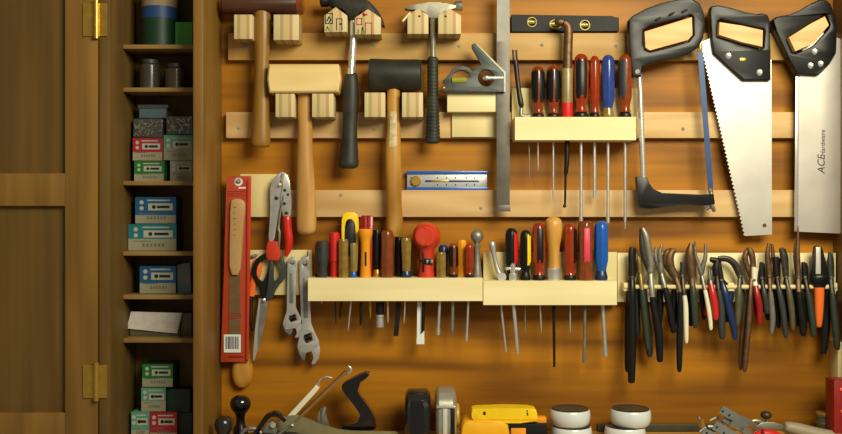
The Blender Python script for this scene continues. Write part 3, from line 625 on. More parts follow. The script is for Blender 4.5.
slab(b, [(697.2, 47), (702.2, 47), (713, 188), (713.2, 193), (708.5, 193), (708, 188)], 47.2, 48.4); bl = obj('blade', b, bluebladeM, r)
b = B(); te = [(702.0, 52)]
for i in range(66):
    t = i / 66; te += [(702.5 + 10.3 * t, 52 + 134 * t), (703.5 + 10.3 * (t + .5 / 66), 52 + 134 * (t + .5 / 66))]
te += [(712.8, 186), (712, 186)]; slab(b, te, 47.3, 48.3); obj('teeth', b, bluebladeM, bl)
b = B(); sweep(b, [(700, 49.5, 46, 2.2), (700, 49.5, 51, 2.0)]); sweep(b, [(700, 44, 48, 2.4), (700, 49, 48, 2.2)]); sweep(b, [(710.8, 190, 46, 1.8), (710.8, 190, 51, 1.6)]); obj('blade_pin', b, brassM, r)
b = B(); sweep(b, [(711, 192, 49, 2), (711.5, 207, 51, 2.4)]); sweep(b, [(706, 209, 53, 2), (711, 206, 55, 2.6), (714.5, 211.5, 53, 1.6)], n=3); obj('wing_nut', b, dullM, r)

# ================================================================== HAND SAWS
def teeth(a, c, n, dep, inward):
    out = []
    dx, dy = c[0] - a[0], c[1] - a[1]; l = math.hypot(dx, dy); nx, ny = -dy / l * dep * inward, dx / l * dep * inward
    for i in range(n):
        t = i / n; out.append((a[0] + dx * t, a[1] + dy * t)); out.append((a[0] + dx * (t + .5 / n) + nx, a[1] + dy * (t + .5 / n) + ny))
    out.append(c); return out
r = thing('hand_saw', 'tapered hand saw with black handle and toothed left edge', 'saw', 757, 236, 35)
b = B(); slab(b, teeth((701.5, 42), (745.5, 236), 50, 1.9, 1) + [(772, 234.5), (771.5, 60), (730, 30)], 33, 34.6, holes=[circ(764.5, 225.5, 2.1, 12)]); bl = obj('blade', b, bladeM, r)
b = B(); slab(b, [(710.3, 12), (712, 6), (718, 5), (733, 8), (746, 12), (757, 14), (762, 13), (768, 15), (770, 20), (770.5, 50), (771, 80), (744, 80), (730, 67), (714, 52.5), (712, 40)], 23, 46,
     holes=[[(718, 21), (721, 18.8), (742, 23.5), (764, 28.6), (765.5, 31), (764.5, 48), (761.5, 49.5), (742, 44), (720, 36.5), (717.2, 34)]], bev=2.4); hd = obj('handle', b, blackM, r)
for x, y in ((728, 56), (759, 72.8)):
    b = B(); sweep(b, [(x, y, 45, 3.2), (x, y, 46.6, 3.2), (x, y, 47.4, 2.2)]); obj('rivet', b, steelM, hd)
b = B(); box(b, 740, 58, 746, 61, 45.5, 46.5, .2); obj('stamped_mark', b, brassM, hd)
o = B(); slab(o, [(719.6, 22), (742, 25.6), (763, 30.2), (762.5, 47), (742, 42), (719, 35)], 19.3, 58, bev=.8); tag(obj('saw_peg', o, peachM), 'peach pine block inside the handle of the saw with the toothed edge', 'saw peg', 'wooden saw pegs')
r = thing('hand_saw', 'wide straight-backed hand saw with tilted black handle and printed lettering, right edge', 'saw', 822, 234, 35)
b = B(); slab(b, [(796.5, 60), (795, 231.5)] + [(851, 234)] + teeth((852, 233), (858, 45), 50, 1.1, 1)[::1] + [(815, 30)], 33, 34.6); bl = obj('blade', b, bladeM, r)
b = B(); slab(b, [(796, 76), (799.5, 76), (798, 231.5), (794.6, 231.5)], 32.4, 35.6, bev=.2); obj('stiffened_back', b, chromeM, bl)
b = B(); slab(b, [(772.5, 20), (777, 16.5), (791, 14), (800, 10), (811, 3.5), (820, -.5), (827, 0), (831, 4), (835, 14), (837.5, 30), (836.5, 53), (830, 64), (819, 75), (812, 74.5), (797.5, 74), (788, 55), (776, 30)], 23, 46,
     holes=[[(787.4, 37), (795, 32), (812, 21.5), (825, 14.6), (828, 16.5), (830.8, 25), (829, 29), (815, 44.5), (811, 47), (796, 53.6), (793, 52)]], bev=2.4); hd = obj('handle', b, blackM, r)
for x, y in ((814, 51.8), (810, 65.8), (820, 64)):
    b = B(); sweep(b, [(x, y, 45, 3.1), (x, y, 46.6, 3.1), (x, y, 47.4, 2.1)]); obj('rivet', b, steelM, hd)
text('lettering', 'ACE', 10.5, 821.5, 164.5, 34.8, darkM, bl, PI / 2, .00015, .25, .95)
text('lettering', 'Hardware', 6.8, 823, 143, 34.8, darkM, bl, PI / 2, .00015, .1, .95)
o = B(); slab(o, [(789, 37.4), (812, 23), (825, 16.2), (829, 25), (814, 43), (795.5, 51.4)], 19.3, 58, bev=.8); tag(obj('saw_peg', o, peachM), 'tilted peach pine block inside the rightmost saw handle', 'saw peg', 'wooden saw pegs')

# ================================================================== LEFT HANGING TOOLS
def nail(px, py, d1, par, d0=19, rr=1.3):
    b = B(); sweep(b, [(px, py, d0, rr), (px, py, d1, rr), (px, py, d1 + .6, rr * 1.7), (px, py, d1 + 1.6, rr * 1.6)]); return obj('hanging_nail', b, dullM, par)
r = thing('packaged_saw_blade', 'tall orange carded package with a beige handled blade and barcode, far left of tool wall', 'package', 236, 363, 24)
b = B(); slab(b, [(226.5, 176), (251, 176), (249.5, 270), (248, 362), (220.5, 362), (224, 270)], 26, 29, holes=[circ(238.5, 181.5, 2.4, 12)], bev=.3); cd = obj('card', b, cardredM, r)
b = B(); slab(b, chai([(230, 201), (236, 198), (243, 200), (245.5, 205), (243.5, 222), (241.5, 250), (240, 275), (229, 275), (230, 240), (230.5, 215)], 1), 29, 38, bev=2); obj('blade_handle', b, mat('beige_wood', (190, 152, 100), .5, 0, .08, 40), r)
b = B(); slab(b, [(229.5, 275), (240, 275), (239.5, 352), (228.5, 352)], 29.2, 31); obj('blade', b, mat('tan_steel', (118, 92, 60), .5, .3, .15, 60), r)
b = B(); box(b, 223.8, 334.5, 240.8, 352.5, 31, 31.5); lb = obj('barcode_label', b, whiteM, cd)
b = B(); x = 225.5
random.seed(3)
while x < 238.5:
    w = random.choice((.4, .7, 1.0)); box(b, x, 336.5, x + w, 349, 31.4, 31.8); x += w + random.choice((.5, .8))
obj('bars', b, inkM, lb)
b = B(); slab(b, circ(238.5, 181.8, 4.2, 16), 29, 29.6, holes=[circ(238.5, 181.5, 2.3, 12)]); box(b, 238.5, 187, 246, 188.6, 29, 29.5); obj('printed_badge', b, whiteM, cd)
b = B()
for i, (y, w) in enumerate(((191, 17), (193.2, 14), (195.4, 16), (313, 11), (315.5, 12), (318, 9), (356, 14))): box(b, 227.5 if y < 300 else 229, y, (227.5 if y < 300 else 229) + w, y + .8, 29 if y > 200 else 29, 29.5 if y < 200 else 31.6)
for i in range(6): box(b, 233.2, 207 + i * 5.6, 236 - (i % 2), 207.6 + i * 5.6, 37, 38.3)
obj('printed_text', b, dkredM, cd)
b = B(); slab(b, [(247.4, 180), (251, 178), (249.8, 268), (248.2, 360), (246, 360)], 29, 34, bev=.5); obj('plastic_edge', b, orangeredM, r)
nail(238.5, 180.5, 33, r, 0)
r = thing('long_file', 'round wooden handled tool hanging behind the orange package, handle down', 'file', 242, 387, 12)
b = B(); sweep(b, [(243, 330, 12.5, 3.4), (243.5, 345, 12.5, 5), (243, 355, 12.5, 7.6), (242.5, 366, 12.5, 10.2), (242.5, 376, 12.5, 10.4), (242, 383, 12.5, 8), (242, 387, 12.5, 4)], ring=ringc(22), n=3, fv=.58); obj('handle', b, turnM, r)
b = B(); sweep(b, [(243, 332, 12, 3), (243, 220, 12, 3)], ring=SQ, fv=.5); obj('blade', b, darkM, r)
r = thing('orange_handled_awl', 'dark thin tool with orange handle half hidden behind the scissors', 'awl', 252, 332, 22)
b = B(); sweep(b, [(257.5, 258, 23, 2), (257.5, 262, 23, 4.5), (256.5, 272, 23, 5), (253, 285, 23, 3.6), (251, 296, 23, 3.6)], n=3, ring=ringc(18), fv=.6); obj('handle', b, orangeM, r)
b = B(); sweep(b, [(250.5, 296, 23, 3.2), (249.5, 308, 23, 3.3), (250.5, 320, 23, 2.6), (253, 331, 23, 1.3)], n=3, ring=ringc(14), fv=.5); obj('blade', b, darkM, r)
b = B(); slab(b, chai([(249.8, 255.5), (257, 253.2), (258, 256), (251, 258.6)], 1), 20, 25, bev=.4); obj('hanging_tab', b, dullM, r)
b = B(); sweep(b, [(253.5, 256, 19.2, 1), (253.5, 256, 27, 1)]); obj('hanging_nail', b, dullM, r)
# locking pliers
r = thing('locking_pliers', 'chrome locking pliers with two red grips hanging over the scissors', 'pliers', 278, 262, 42)
b = B(); slab(b, chai([(270, 190), (271.5, 181), (276, 175), (281.5, 172), (283.5, 171.5), (282, 177), (279.2, 182), (278.8, 186), (281.5, 187.5), (284, 184), (288, 196), (290.5, 206), (290, 215), (283, 214), (281, 200), (279.5, 210), (276.5, 225), (274, 242), (267.5, 242), (270.5, 215)], 1), 28, 38, bev=1.2); obj('fixed_jaw', b, steelM, r)
b = B(); slab(b, chai([(281, 173), (284.5, 172), (289, 178), (290.5, 190), (291.5, 204), (290.5, 219), (283.5, 219), (280.5, 204), (281.5, 190), (283.8, 184), (281.5, 178)], 1), 37, 43, bev=1.2); obj('moving_jaw', b, steelM, r)
b = B()
for x, y, q in ((285, 190, 1.5), (288, 194.5, 1.3), (276.5, 198, 1.9), (284.5, 203.5, 1.5), (286.5, 213, 1.7)): sweep(b, [(x, y, 42 if x > 280 else 37, q), (x, y, 44.4 if x > 280 else 39.6, q), (x, y, 44.8 if x > 280 else 40, q * .7)])
obj('rivet', b, darkM, r)
b = B(); sweep(b, [(283.5, 196, 44, .8), (280.5, 212, 44, .8), (278.5, 228, 42, 1.3), (279.5, 232, 42, 1.6), (279, 246, 40, .9)], n=2); obj('link_bar', b, dullM, r)
b = B(); slab(b, [(268.3, 241), (278, 241.5), (279.5, 246), (280, 256), (278.5, 261), (268, 260), (266, 257), (266.5, 246)], 26, 40, bev=1.6); obj('grip', b, orangeredM, r, label='orange-red left grip')
b = B(); sweep(b, [(287, 216, 40, 2.4), (287, 218, 40, 4.3), (287.5, 228, 40, 4.4), (289, 240, 40, 4.3), (288, 250, 40, 3.2), (285.5, 256.5, 40, 1.4)], n=3, ring=ringc(16), fv=.9); obj('grip', b, redM, r, label='curved red right grip')
b = B(); sweep(b, [(280, 184.5, 19.3, 1.5), (280, 184.5, 46, 1.5), (280, 184.5, 47, 1)]); obj('hanging_nail', b, creamM, r)
# scissors
r = thing('scissors', 'large scissors with black ring handles hanging open-handled, blades down', 'scissors', 256, 361, 28)
b = B()
def ringband(pts, w, d0, d1):
    slab(b, pts, d0, d1)
slab(b, chai([(262, 254), (269, 253.5), (269, 258), (264, 258.5), (257.5, 264), (255.5, 273), (258, 279.5), (263, 283.5), (267, 275), (269.5, 259), (273.5, 259), (272, 283), (269, 300), (259.5, 299.5), (260.5, 288), (253.5, 280), (251, 272), (254, 261)], 1), 23, 31, bev=1.4, seg=2)
h1_ = obj('handle', b, blackM, r)
b = B(); slab(b, chai([(276, 254.5), (281, 256), (285, 263), (286.5, 272), (284, 280.5), (275, 287.5), (272.5, 300), (264, 300), (267.5, 290), (269, 275), (269.5, 259), (273, 259), (273.5, 275), (273, 283), (279.5, 278.5), (282.2, 271), (280.5, 263.5), (276.5, 259)], 1), 31, 38, bev=1.4, seg=2)
obj('handle', b, grayM, r)
b = B(); slab(b, [(259, 298.5), (268.5, 299), (263.5, 325), (257.5, 350), (254.5, 360), (253.2, 361), (253, 356), (255, 330)], 28, 30); obj('blade', b, steelM, r)
b = B(); slab(b, [(261.5, 298.5), (268.5, 299), (264.5, 325), (259.5, 348), (258.5, 351), (258.5, 330)], 31, 33); obj('blade', b, dullM, r)
b = B(); sweep(b, [(264, 300, 33, 1.6), (264, 300, 40, 1.6), (264, 300, 40.6, 1)]); obj('pivot_screw', b, steelM, r)
b = B(); sweep(b, [(271, 256.4, 19.3, 1.6), (271, 256.4, 24, 1.6)]); obj('hanging_nail', b, dullM, r)
# adjustable wrenches
def adj(sc, ox, oy, lean, label, d0=24, d1=31, wx=1.0, wkey=steelM, gap=0):
    r = thing('adjustable_wrench', label, 'wrench', ox, oy + 82 * sc, 27, 'adjustable wrenches')
    T = lambda pts: [(ox + x * sc * wx + (y * sc) * lean, oy + y * sc) for x, y in pts]
    b = B(); slab(b, T([(-3.5, -1.5), (0, -3.2), (3.5, -2.8), (5, 0), (5.2, 12), (4.6, 30), (5, 50), (8, 57), (12.2, 64), (12.6, 68), (4.5, 72.5), (-1, 74), (-6, 72.5), (-8.6, 68), (-7, 62.5), (-4.6, 54), (-4.6, 30), (-5, 12), (-4.8, 1)]), d0, d1, holes=[T(circ(.2, 3, 2.3, 12)), T([(-2, 59.5), (5, 57.5), (6.5, 64), (-.5, 66.5)])], bev=.9); obj('body', b, wkey, r)
    b = B(); slab(b, T([(3.4, 71.8), (12.8, 67.6), (13.4, 72), (12, 78), (8, 82.6), (5.0, 83), (4.6, 81.4), (7.4, 78), (6.6, 74)]), d0, d1 - 1, bev=1); obj('fixed_jaw', b, wkey, r)
    b = B(); slab(b, T([(-8.8, 68.5), (2.6 - gap, 72.2), (1.8 - gap, 76), (.6 - gap, 79.5), (-2 - gap * .6, 80), (-5.2 - gap * .4, 76.5), (-7.6, 73)]), d0 + 1.2, d1 - .6, bev=1); obj('moving_jaw', b, dullM, r)
    a, c = T([(-1.2, 62.4), (5.4, 60.4)]); b = B(); sweep(b, [(a[0], a[1], 28, 2.6 * sc)] + [(a[0] + (c[0] - a[0]) * t / 10, a[1] + (c[1] - a[1]) * t / 10, 28, (2.9 if t % 2 else 2.4) * sc) for t in range(1, 10)] + [(c[0], c[1], 28, 2.6 * sc)]); obj('adjusting_screw', b, darkM, r)
    a = T([(.2, 1.8)])[0]; b = B(); sweep(b, [(a[0], a[1], 19.3, 1.2), (a[0], a[1], 33, 1.2), (a[0], a[1], 34, 1.8)]); obj('hanging_nail', b, dullM, r)
    b = B(); slab(b, T([(-2.2, 14), (2.4, 14), (2.2, 46), (-2, 46)]), d1, d1 + .5, bev=.2); obj('raised_panel', b, dullM, r)
adj(.94, 292, 260, -.02, 'smaller adjustable wrench with nearly closed jaws beside the scissors')
adj(1.26, 304.5, 260, .02, 'larger adjustable wrench with open jaws hanging beside the long rack', wx=.82, gap=2.6)

# ================================================================== PLIERS ON THEIR RAIL
rl = thing('pliers_rail', 'thin pale dowel rail along the long board carrying the pliers', 'rail', 726, 290, 19)
zr = P(0, 287, 45).z
b = B(); sweep(b, [(624, YZ(zr, 45), 45, 2.3), (836, YZ(zr, 45), 45, 2.3)]); obj('dowel', b, plateM, rl)
for x in (626.5, 731, 834):
    b = B(); xw = P(x, 0, 45).x; zz = zr
    boxw(b, (xw - .006, -.0195, zz - .008), (xw + .006, -.047, zz + .008), 1); obj('bracket', b, paleM, rl)
GP = 'pliers hanging on the dowel rail'
def plier(label, jaw, piv, front, back, mj=plierM, mf=blackM, mb=None, jw=4.0, hw=3.0, d=45, name='pliers', tipf=None, gripfrom=0.25, jaw2=None, cate='pliers', hd=9.5, jf=.8, mj2=None):
    """jaw: polyline from tip down to the pivot (px, py[, r]); front/back: handle polylines from the pivot down"""
    r = thing(name, label, cate, piv[0], max(front[-1][1], back[-1][1]), d, GP)
    b = B(); jp = [(x, y, d + 2.2, (jw * (.35 + .65 * min(1, i / max(1, len(jaw) - 1.0)))) if len(p3) < 1 else p3[0]) for i, (x, y, *p3) in enumerate(jaw)]
    sweep(b, jp + [(piv[0], piv[1], d + 2.2, jw)], n=3, fv=jf, ring=ringc(12)); obj('jaw', b, mj, r)
    j2 = jaw2 or [(x + (1.2 if i else 2.0), y + 1, *p3) for i, (x, y, *p3) in enumerate(jaw)]
    b = B(); jp = [(x, y, d - 2.2, (jw * (.35 + .65 * min(1, i / max(1, len(j2) - 1.0)))) if len(p3) < 1 else p3[0]) for i, (x, y, *p3) in enumerate(j2)]
    sweep(b, jp + [(piv[0], piv[1], d - 2.2, jw)], n=3, fv=jf, ring=ringc(12)); obj('jaw', b, mj2 or mj, r)
    b = B(); sweep(b, [(piv[0], piv[1], d - 5, jw * .5), (piv[0], piv[1], d + 6.2, jw * .5), (piv[0], piv[1], d + 7, jw * .35)]); obj('pivot', b, plier2M, r)
    for pts, dd, mm, nm in ((front, d + hd, mf, 'front'), (back, d - hd, mb or mf, 'rear')):
        full = [(piv[0], piv[1], d)] + [(x, y, dd) for x, y in pts]
        m = len(full); F = cat([(x, y, q, 1) for x, y, q in full], 4)
        k = max(2, int(len(F) * gripfrom))
        b = B(); sweep(b, [(x, y, q, hw * .72) for x, y, q, _ in F[:k + 1]], ring=ringc(10), fv=.8); sh = obj('handle', b, mj, r)
        b = B(); G = F[k:]; L = len(G) - 1
        sweep(b, [(x, y, q, hw * (.85 + .22 * math.sin(PI * min(1, i / max(1, L) * 1.1)) - (.35 if i == L else 0))) for i, (x, y, q, _) in enumerate(G)], ring=ringc(12), fv=.9)
        obj('grip', b, mm, r)
    return r
R_ = plier
R_('longest all-black long-handled tool at the left end of the dowel rail', [(632, 247, 2.2), (631.5, 255, 3.4), (632, 268, 3.6)], (632, 276), [(632, 290), (632, 320), (632, 350), (631.5, 376), (631.5, 383)], [(630, 290), (629, 320), (628.5, 350), (628, 372)], darkM, blackM, hw=4.0, jw=4.0, gripfrom=.1, name='end_cutter')
R_('pliers with bright chrome jaws rising highest near the left end', [(642.5, 228, 1.6), (646, 236, 3.4), (648.5, 250, 3.6), (651, 264, 3.2)], (650.5, 272), [(652, 292), (655, 312), (658.5, 330), (659.5, 348), (660, 362)], [(644, 290), (645.5, 310), (648, 335), (650, 357)], hammerM, blackM, dkgreenM, hw=3.9, jw=3.2, jaw2=[(641.5, 228, 2), (642, 240, 3), (644, 255, 3.6)], mj2=plierM)
R_('pliers with short grey-green handles and yellowish joint behind the chrome-jawed pair', [(638, 256, 1), (639, 262, 2.4)], (640, 272), [(642, 290), (644, 310), (646, 330), (648, 350)], [(637, 292), (637, 312), (638, 335)], oldbrassM, dkgreenM, dkgreenM, hw=3.2, jw=3, d=42)
R_('slip joint pliers with shiny curved jaw, right of the chrome-jawed pair', [(662, 244, 1), (660, 252, 2.2), (660.5, 262, 2.6)], (661, 272), [(665, 288), (669, 305), (672, 322), (674, 333)], [(660, 290), (660, 310), (658, 330)], plier2M, blackM, jw=3, hw=3.4, jaw2=[(656, 247, 1.2), (655.5, 256, 2.4), (658, 265, 2.6)])
R_('brown-headed water pump pliers with a very long straight black handle', [(673, 250, 3), (669.5, 258, 4.4), (671, 268, 4.2)], (675, 276), [(680, 292), (680, 320), (679.5, 350), (679.3, 372)], [(674, 292), (674, 310), (675.5, 325)], rustM, blackM, jw=4.2, hw=3.1, name='water_pump_pliers', jaw2=[(676, 251, 2), (668, 252, 3.5), (666, 262, 4)])
R_('thin pliers with a whitish lower handle beside the long black-handled pair', [(682.5, 262, 2.4), (682.5, 268, 2.6)], (682.5, 276), [(684, 292), (685.5, 305), (686, 322), (686.5, 343)], [(681, 290), (680.5, 306), (681, 318)], plierM, creamM, blackM, jw=2.6, hw=2.5, gripfrom=.35, d=48)
R_('wide brown triangular-jawed pliers with short green-black handles', [(691, 243, 1.6), (690, 252, 4.6), (690.5, 264, 5)], (692, 276), [(693, 290), (694.5, 308), (695.5, 328)], [(689.5, 290), (690.5, 308), (691, 326)], rustM, dkgreenM, blackM, jw=4.4, hw=3.5)
R_('pliers with two thin needle points and one long cream handle', [(695, 241, .9), (695.5, 254, 1.5), (699, 266, 2.2)], (701.5, 274), [(705, 290), (708, 305), (710, 318), (711, 330)], [(701, 290), (703, 306), (704, 320)], plier2M, creamM, blackM, jw=2.6, hw=2.3, jaw2=[(705, 243, 1), (705.5, 256, 2.2), (703, 266, 2.4)])
R_('small pliers with bright red handles, left of the blue-handled pair', [(709, 269, 1.3), (709.5, 275, 2)], (710, 279), [(712.5, 292), (715, 306), (716, 320)], [(708, 290), (708, 304), (706, 316)], plier2M, redM, jw=2.6, hw=3.2, gripfrom=.12, d=51)
R_('black hook-jawed cutter with dark green and blue-black handles', [(710, 259.5, 2.5), (717, 261, 3), (716, 268, 4)], (717, 276), [(718.5, 290), (721, 308), (721.5, 325), (722.5, 339)], [(716, 290), (719, 304), (721.5, 318)], darkM, grayM, dkgreenM, jw=4, hw=3.7, d=43, name='cutting_pliers')
R_('nippers with long navy blue handles ending in a pale highlight', [(718, 262, 1), (719.5, 270, 2)], (721.5, 280), [(725, 292), (729, 308), (733, 325), (735.5, 340)], [(730, 292), (728, 308), (727, 322)], darkM, navyM, navyM, jw=2.8, hw=3.5, gripfrom=.15, d=47)
R_('pincers with a large curved arc jaw above the blue-handled nippers', [(713, 260, 1.4), (722, 257.5, 2), (731, 260, 2.8), (737, 267, 3)], (740, 276), [(739, 292), (738, 310), (737.5, 326)], [(742, 292), (742.5, 310), (741, 322)], plierM, oliveplM, dkgreenM, jw=3.2, hw=3.2, d=42, jaw2=[(716, 262, 1), (725, 260, 1.6), (733, 264, 2.4)])
R_('brown steel tongs with oval head and the longest bare metal legs', [(749, 248, 2), (751.5, 254, 3.4), (753, 264, 3)], (752, 275), [(750.5, 295), (749, 320), (747, 345), (744.5, 372)], [(747, 295), (744, 320), (741.5, 345), (740.5, 370)], rustM, rustM, jw=4, hw=2.8, name='tongs', jaw2=[(749, 248, 2), (745, 256, 3), (747, 266, 2.8)])
R_('small pliers with dark red handles and a white jaw plate', [(754, 267, 2.4), (754, 274, 2.4)], (754.5, 280), [(757, 294), (759.5, 308), (759.5, 325)], [(753.5, 292), (753, 306), (754, 316)], creamM, dkredM, jw=2.6, hw=3.3, gripfrom=.12, d=49)
R_('short pliers with green-black handles right of the dark red pair', [(761, 262, 1.6), (761.5, 270, 2.6)], (762, 278), [(764, 292), (766, 304), (767, 314)], [(761, 290), (762, 302), (763, 312)], darkM, dkgreenM, blackM, jw=3, hw=3)
R_('brown long-nosed pliers with taped grey-tan handle near rail centre-right', [(769, 243, 1.6), (767.5, 254, 2.6), (768.5, 266, 3)], (769.5, 276), [(770.5, 292), (772, 310), (772.5, 322), (771, 334)], [(767, 292), (767, 308), (768, 320)], rustM, greyplM, blackM, jw=3, hw=2.8, jaw2=[(772, 244, 1.2), (773, 256, 2.2), (772, 266, 2.6)])
R_('blunt dark pliers with straight flat top and grey tapering handle', [(775.5, 257, 3.2), (776, 266, 3.4)], (777, 277), [(779.5, 292), (783, 312), (786, 338)], [(775, 292), (777, 310), (778.5, 328)], darkM, grayM, blackM, jw=3.4, hw=3.0)
R_('round-nosed grey pliers leaning right with olive handles', [(781, 248, 2.4), (783.5, 256, 3.6), (784.5, 266, 3)], (786, 277), [(789, 292), (791.5, 310), (793, 330)], [(784, 292), (785, 308), (787, 322)], plierM, oliveplM, blackM, jw=3.2, hw=3.0)
R_('long needle nose pliers whose tip reaches up to the wide saw', [(798, 226, .5), (798, 240, 1.6), (797.5, 254, 2.4), (798, 266, 2.8)], (798.5, 277), [(799, 292), (801, 310), (803, 324), (803, 336)], [(795, 292), (796, 308), (798, 326)], rustM, blackM, jw=3.0, hw=3.8, jaw2=[(796.5, 236, .8), (795.5, 248, 2), (796, 262, 2.6)])
R_('olive-handled pliers leaning right beside the orange grip', [(803, 262, 2), (804, 268, 2.8)], (805, 277), [(808, 292), (811, 310), (813, 325), (813.5, 337)], [(803, 292), (806, 308), (808, 322)], darkM, dkgreenM, oliveplM, jw=3.2, hw=3.5)
R_('greenish-black long pliers at the right end of the rail', [(829.5, 252, 1.4), (830, 262, 3), (830, 270, 3)], (831, 277), [(832.5, 294), (834, 312), (836, 332), (837.5, 350)], [(828, 294), (827, 312), (826, 332), (824.5, 353)], dkgreenM, dkgreenM, blackM, jw=3.4, hw=3.6)
# orange gripped cutter
r = thing('diagonal_cutter', 'cutter with bright orange grip, black collar and chrome centre strip', 'cutter', 819, 353, 50, GP)
b = B(); slab(b, [(815, 247), (818, 245.5), (822.5, 247), (826, 262), (829, 276), (811.5, 276), (813, 262)], 44, 54, bev=1.6); obj('jaw', b, darkM, r)
b = B(); slab(b, [(816.2, 247), (820.5, 247), (820.8, 274), (815.8, 274)], 54, 55.6, bev=.3); obj('chrome_strip', b, brightM, r)
b = B(); sweep(b, [(819.5, 274, 50, 6.5), (819.5, 276, 50, 9), (819.5, 280, 50, 9.3), (819.5, 284, 50, 7.2), (819.5, 289, 50, 5)], n=2, ring=ringc(20), fv=.6); obj('collar', b, blackM, r)
b = B(); sweep(b, [(819.2, 287.5, 54, 4.8), (819.2, 292, 54, 5), (819, 310, 54, 4.3), (818.8, 324, 54, 3.2), (818.8, 327, 54, 2.2)], n=2, ring=ringc(18), fv=.8); obj('grip', b, orangeM, r)
b = B(); sweep(b, [(822, 286, 38, 3.4), (824, 310, 36, 3.6), (824.5, 335, 35, 3.4), (823.5, 354, 35, 3.0)], n=2, ring=ringc(14), fv=.8); obj('rear_grip', b, blackM, r)
o = B(); slab(o, [(838, 342), (852, 342), (852, 384), (838, 384)], .2, 40, bev=.8); tag(obj('wood_block', o, plateM), 'pale wood block low at the right edge above the red case', 'block')
# ================================================================== THINGS ON THE CABINET FLOOR
zf = ZB
def fy(d): return YZ(zf, d)
# hand plane
r = thing('bench_plane', 'large bench plane with curved glossy black rear handle and slanted iron', 'hand plane', 330, fy(70), 70)
b = B(); slab(b, [(236, fy(95)), (236, fy(95) - 7), (262, fy(95) - 8), (276, 424), (288, 416), (297, 415), (306, 418), (320, 425), (338, 429.5), (352, 431), (396, 431.5), (402, fy(95) - 5), (402, fy(95))], 91, 96, bev=.8); obj('cheek', b, mat('olive_iron', (134, 126, 92), .5, .3, .1, 40), r)
b = B(); slab(b, [(236, fy(95)), (236, fy(95) - 7), (262, fy(95) - 8), (276, 424), (288, 416), (297, 415), (306, 418), (320, 425), (338, 429.5), (352, 431), (396, 431.5), (402, fy(95) - 5), (402, fy(95))], 45, 50, bev=.8); obj('cheek', b, dullM, r)
b = B(); box(b, 234, fy(96) - 3.5, 404, fy(96), 45, 96, .5); obj('sole', b, dullM, r)
b = B(); turned(b, 240.5, 0, 70, [(395.2, 1), (395.8, 5), (398, 8.6), (402, 10.4), (406, 10.2), (410, 8), (414, 5.2), (418, 4.2), (424, 4.6), (428, 7), (fy(70) - 3, 8)], 28); obj('knob', b, glossM, r)
T_ = [(341, 386), (345, 381.5), (352, 378.6), (359, 375.2), (366, 372.6), (369.4, 373), (369, 376), (365, 379.5), (359.5, 383), (357, 387.5), (358.6, 394), (364, 401), (370, 409), (374, 416.5), (376, 424), (376, 431), (356, 431), (341, 430), (341, 425.5), (352, 424.5), (359, 422), (361.4, 418), (358.5, 412), (353, 404), (347, 397), (342.5, 391)]
b = B(); slab(b, chai(T_, 2), 56, 80, bev=6, seg=4); obj('rear_handle', b, glossM, r)
b = B(); sweep(b, [(287, 420, 72, 3), (291, 415.5, 72, 3.2), (317.5, 386.5, 72, 3)], ring=SQ, fv=3.2, fu=.8); sweep(b, [(317.5, 386.5, 81, 2.2), (315.5, 388.5, 81, 2.2)], ring=SQ, fv=.4); obj('lever_cap', b, creamM, r)
b = B(); sweep(b, [(297, 419, 72, 1.6), (346, 371.5, 72, 1.6)], ring=SQ, fv=8, fu=.8); obj('iron', b, mat('iron_tan', (150, 116, 74), .45, .4, .15, 60), r)
b = B(); sweep(b, [(345, 374, 82, 1.2), (350, 372.5, 82, 1.3), (351, 368.5, 82, 1.2), (348.5, 366, 82, .9)], n=3); obj('lateral_lever', b, steelM, r)
b = B(); sweep(b, [(318, 387, 78, 1.1), (320, 380, 78, 1.1), (326, 377, 78, 1.1), (332, 378, 78, 1)], n=4); obj('cam_lever', b, steelM, r)
b = B(); slab(b, chai([(316, 426), (318, 414), (321, 407), (325, 409), (326, 416), (330, 429)], 1), 62, 74, bev=1.5); obj('frog', b, dullM, r)
b = B(); sweep(b, [(319.5, 416, 66, 4.4), (322.5, 416, 66, 4.4)], ring=fluted(24, 12, .1)); obj('adjusting_wheel', b, brassM, r)
b = B(); sweep(b, [(322, 424, 70, 2), (323, 412, 72, 3), (325, 407, 72, 2)]); obj('yoke', b, agedM, r)
# small block plane in front
r = thing('block_plane', 'smaller dark plane with round black knob and arched lever, bottom left corner', 'hand plane', 255, fy(125), 125)
b = B(); turned(b, 223.5, 0, 128, [(416, 1), (416.8, 5), (419.5, 8), (424, 9.2), (429, 8.4), (434, 6), (440, 4.5), (fy(128) - 3, 6)], 26); obj('knob', b, mat('dark_knob', (46, 44, 42), .25, .3, .1, 50, coat=.4), r)
b = B(); slab(b, [(212, fy(145)), (212, fy(145) - 6), (232, fy(145) - 9), (262, fy(145) - 14), (292, fy(145) - 12), (310, fy(145) - 6), (310, fy(145))], 105, 145, bev=2); obj('body', b, darkM, r)
b = B(); sweep(b, [(240, 437, 125, 1.8), (244, 431, 125, 2.2), (251, 428.5, 125, 2.4), (258, 430, 125, 2.2), (263, 436, 125, 1.8)], n=4); obj('wheel_rim', b, agedM, r)
b = B(); sweep(b, [(256, 433, 128, 2.8), (262, 424, 128, 2.6), (268, 416, 128, 2.8), (275, 413.5, 128, 3.2), (281, 416, 128, 2.6), (285, 421, 128, 2)], n=4, fv=2.4); obj('arched_lever', b, glossM, r)
b = B(); sweep(b, [(266, 440, 130, 1.8), (276, 436, 131, 1.6), (286, 429, 131, 1.4), (292, 425.5, 131, 2.4), (294, 427, 131, 1.4)], n=3); obj('lever_bar', b, agedM, r)
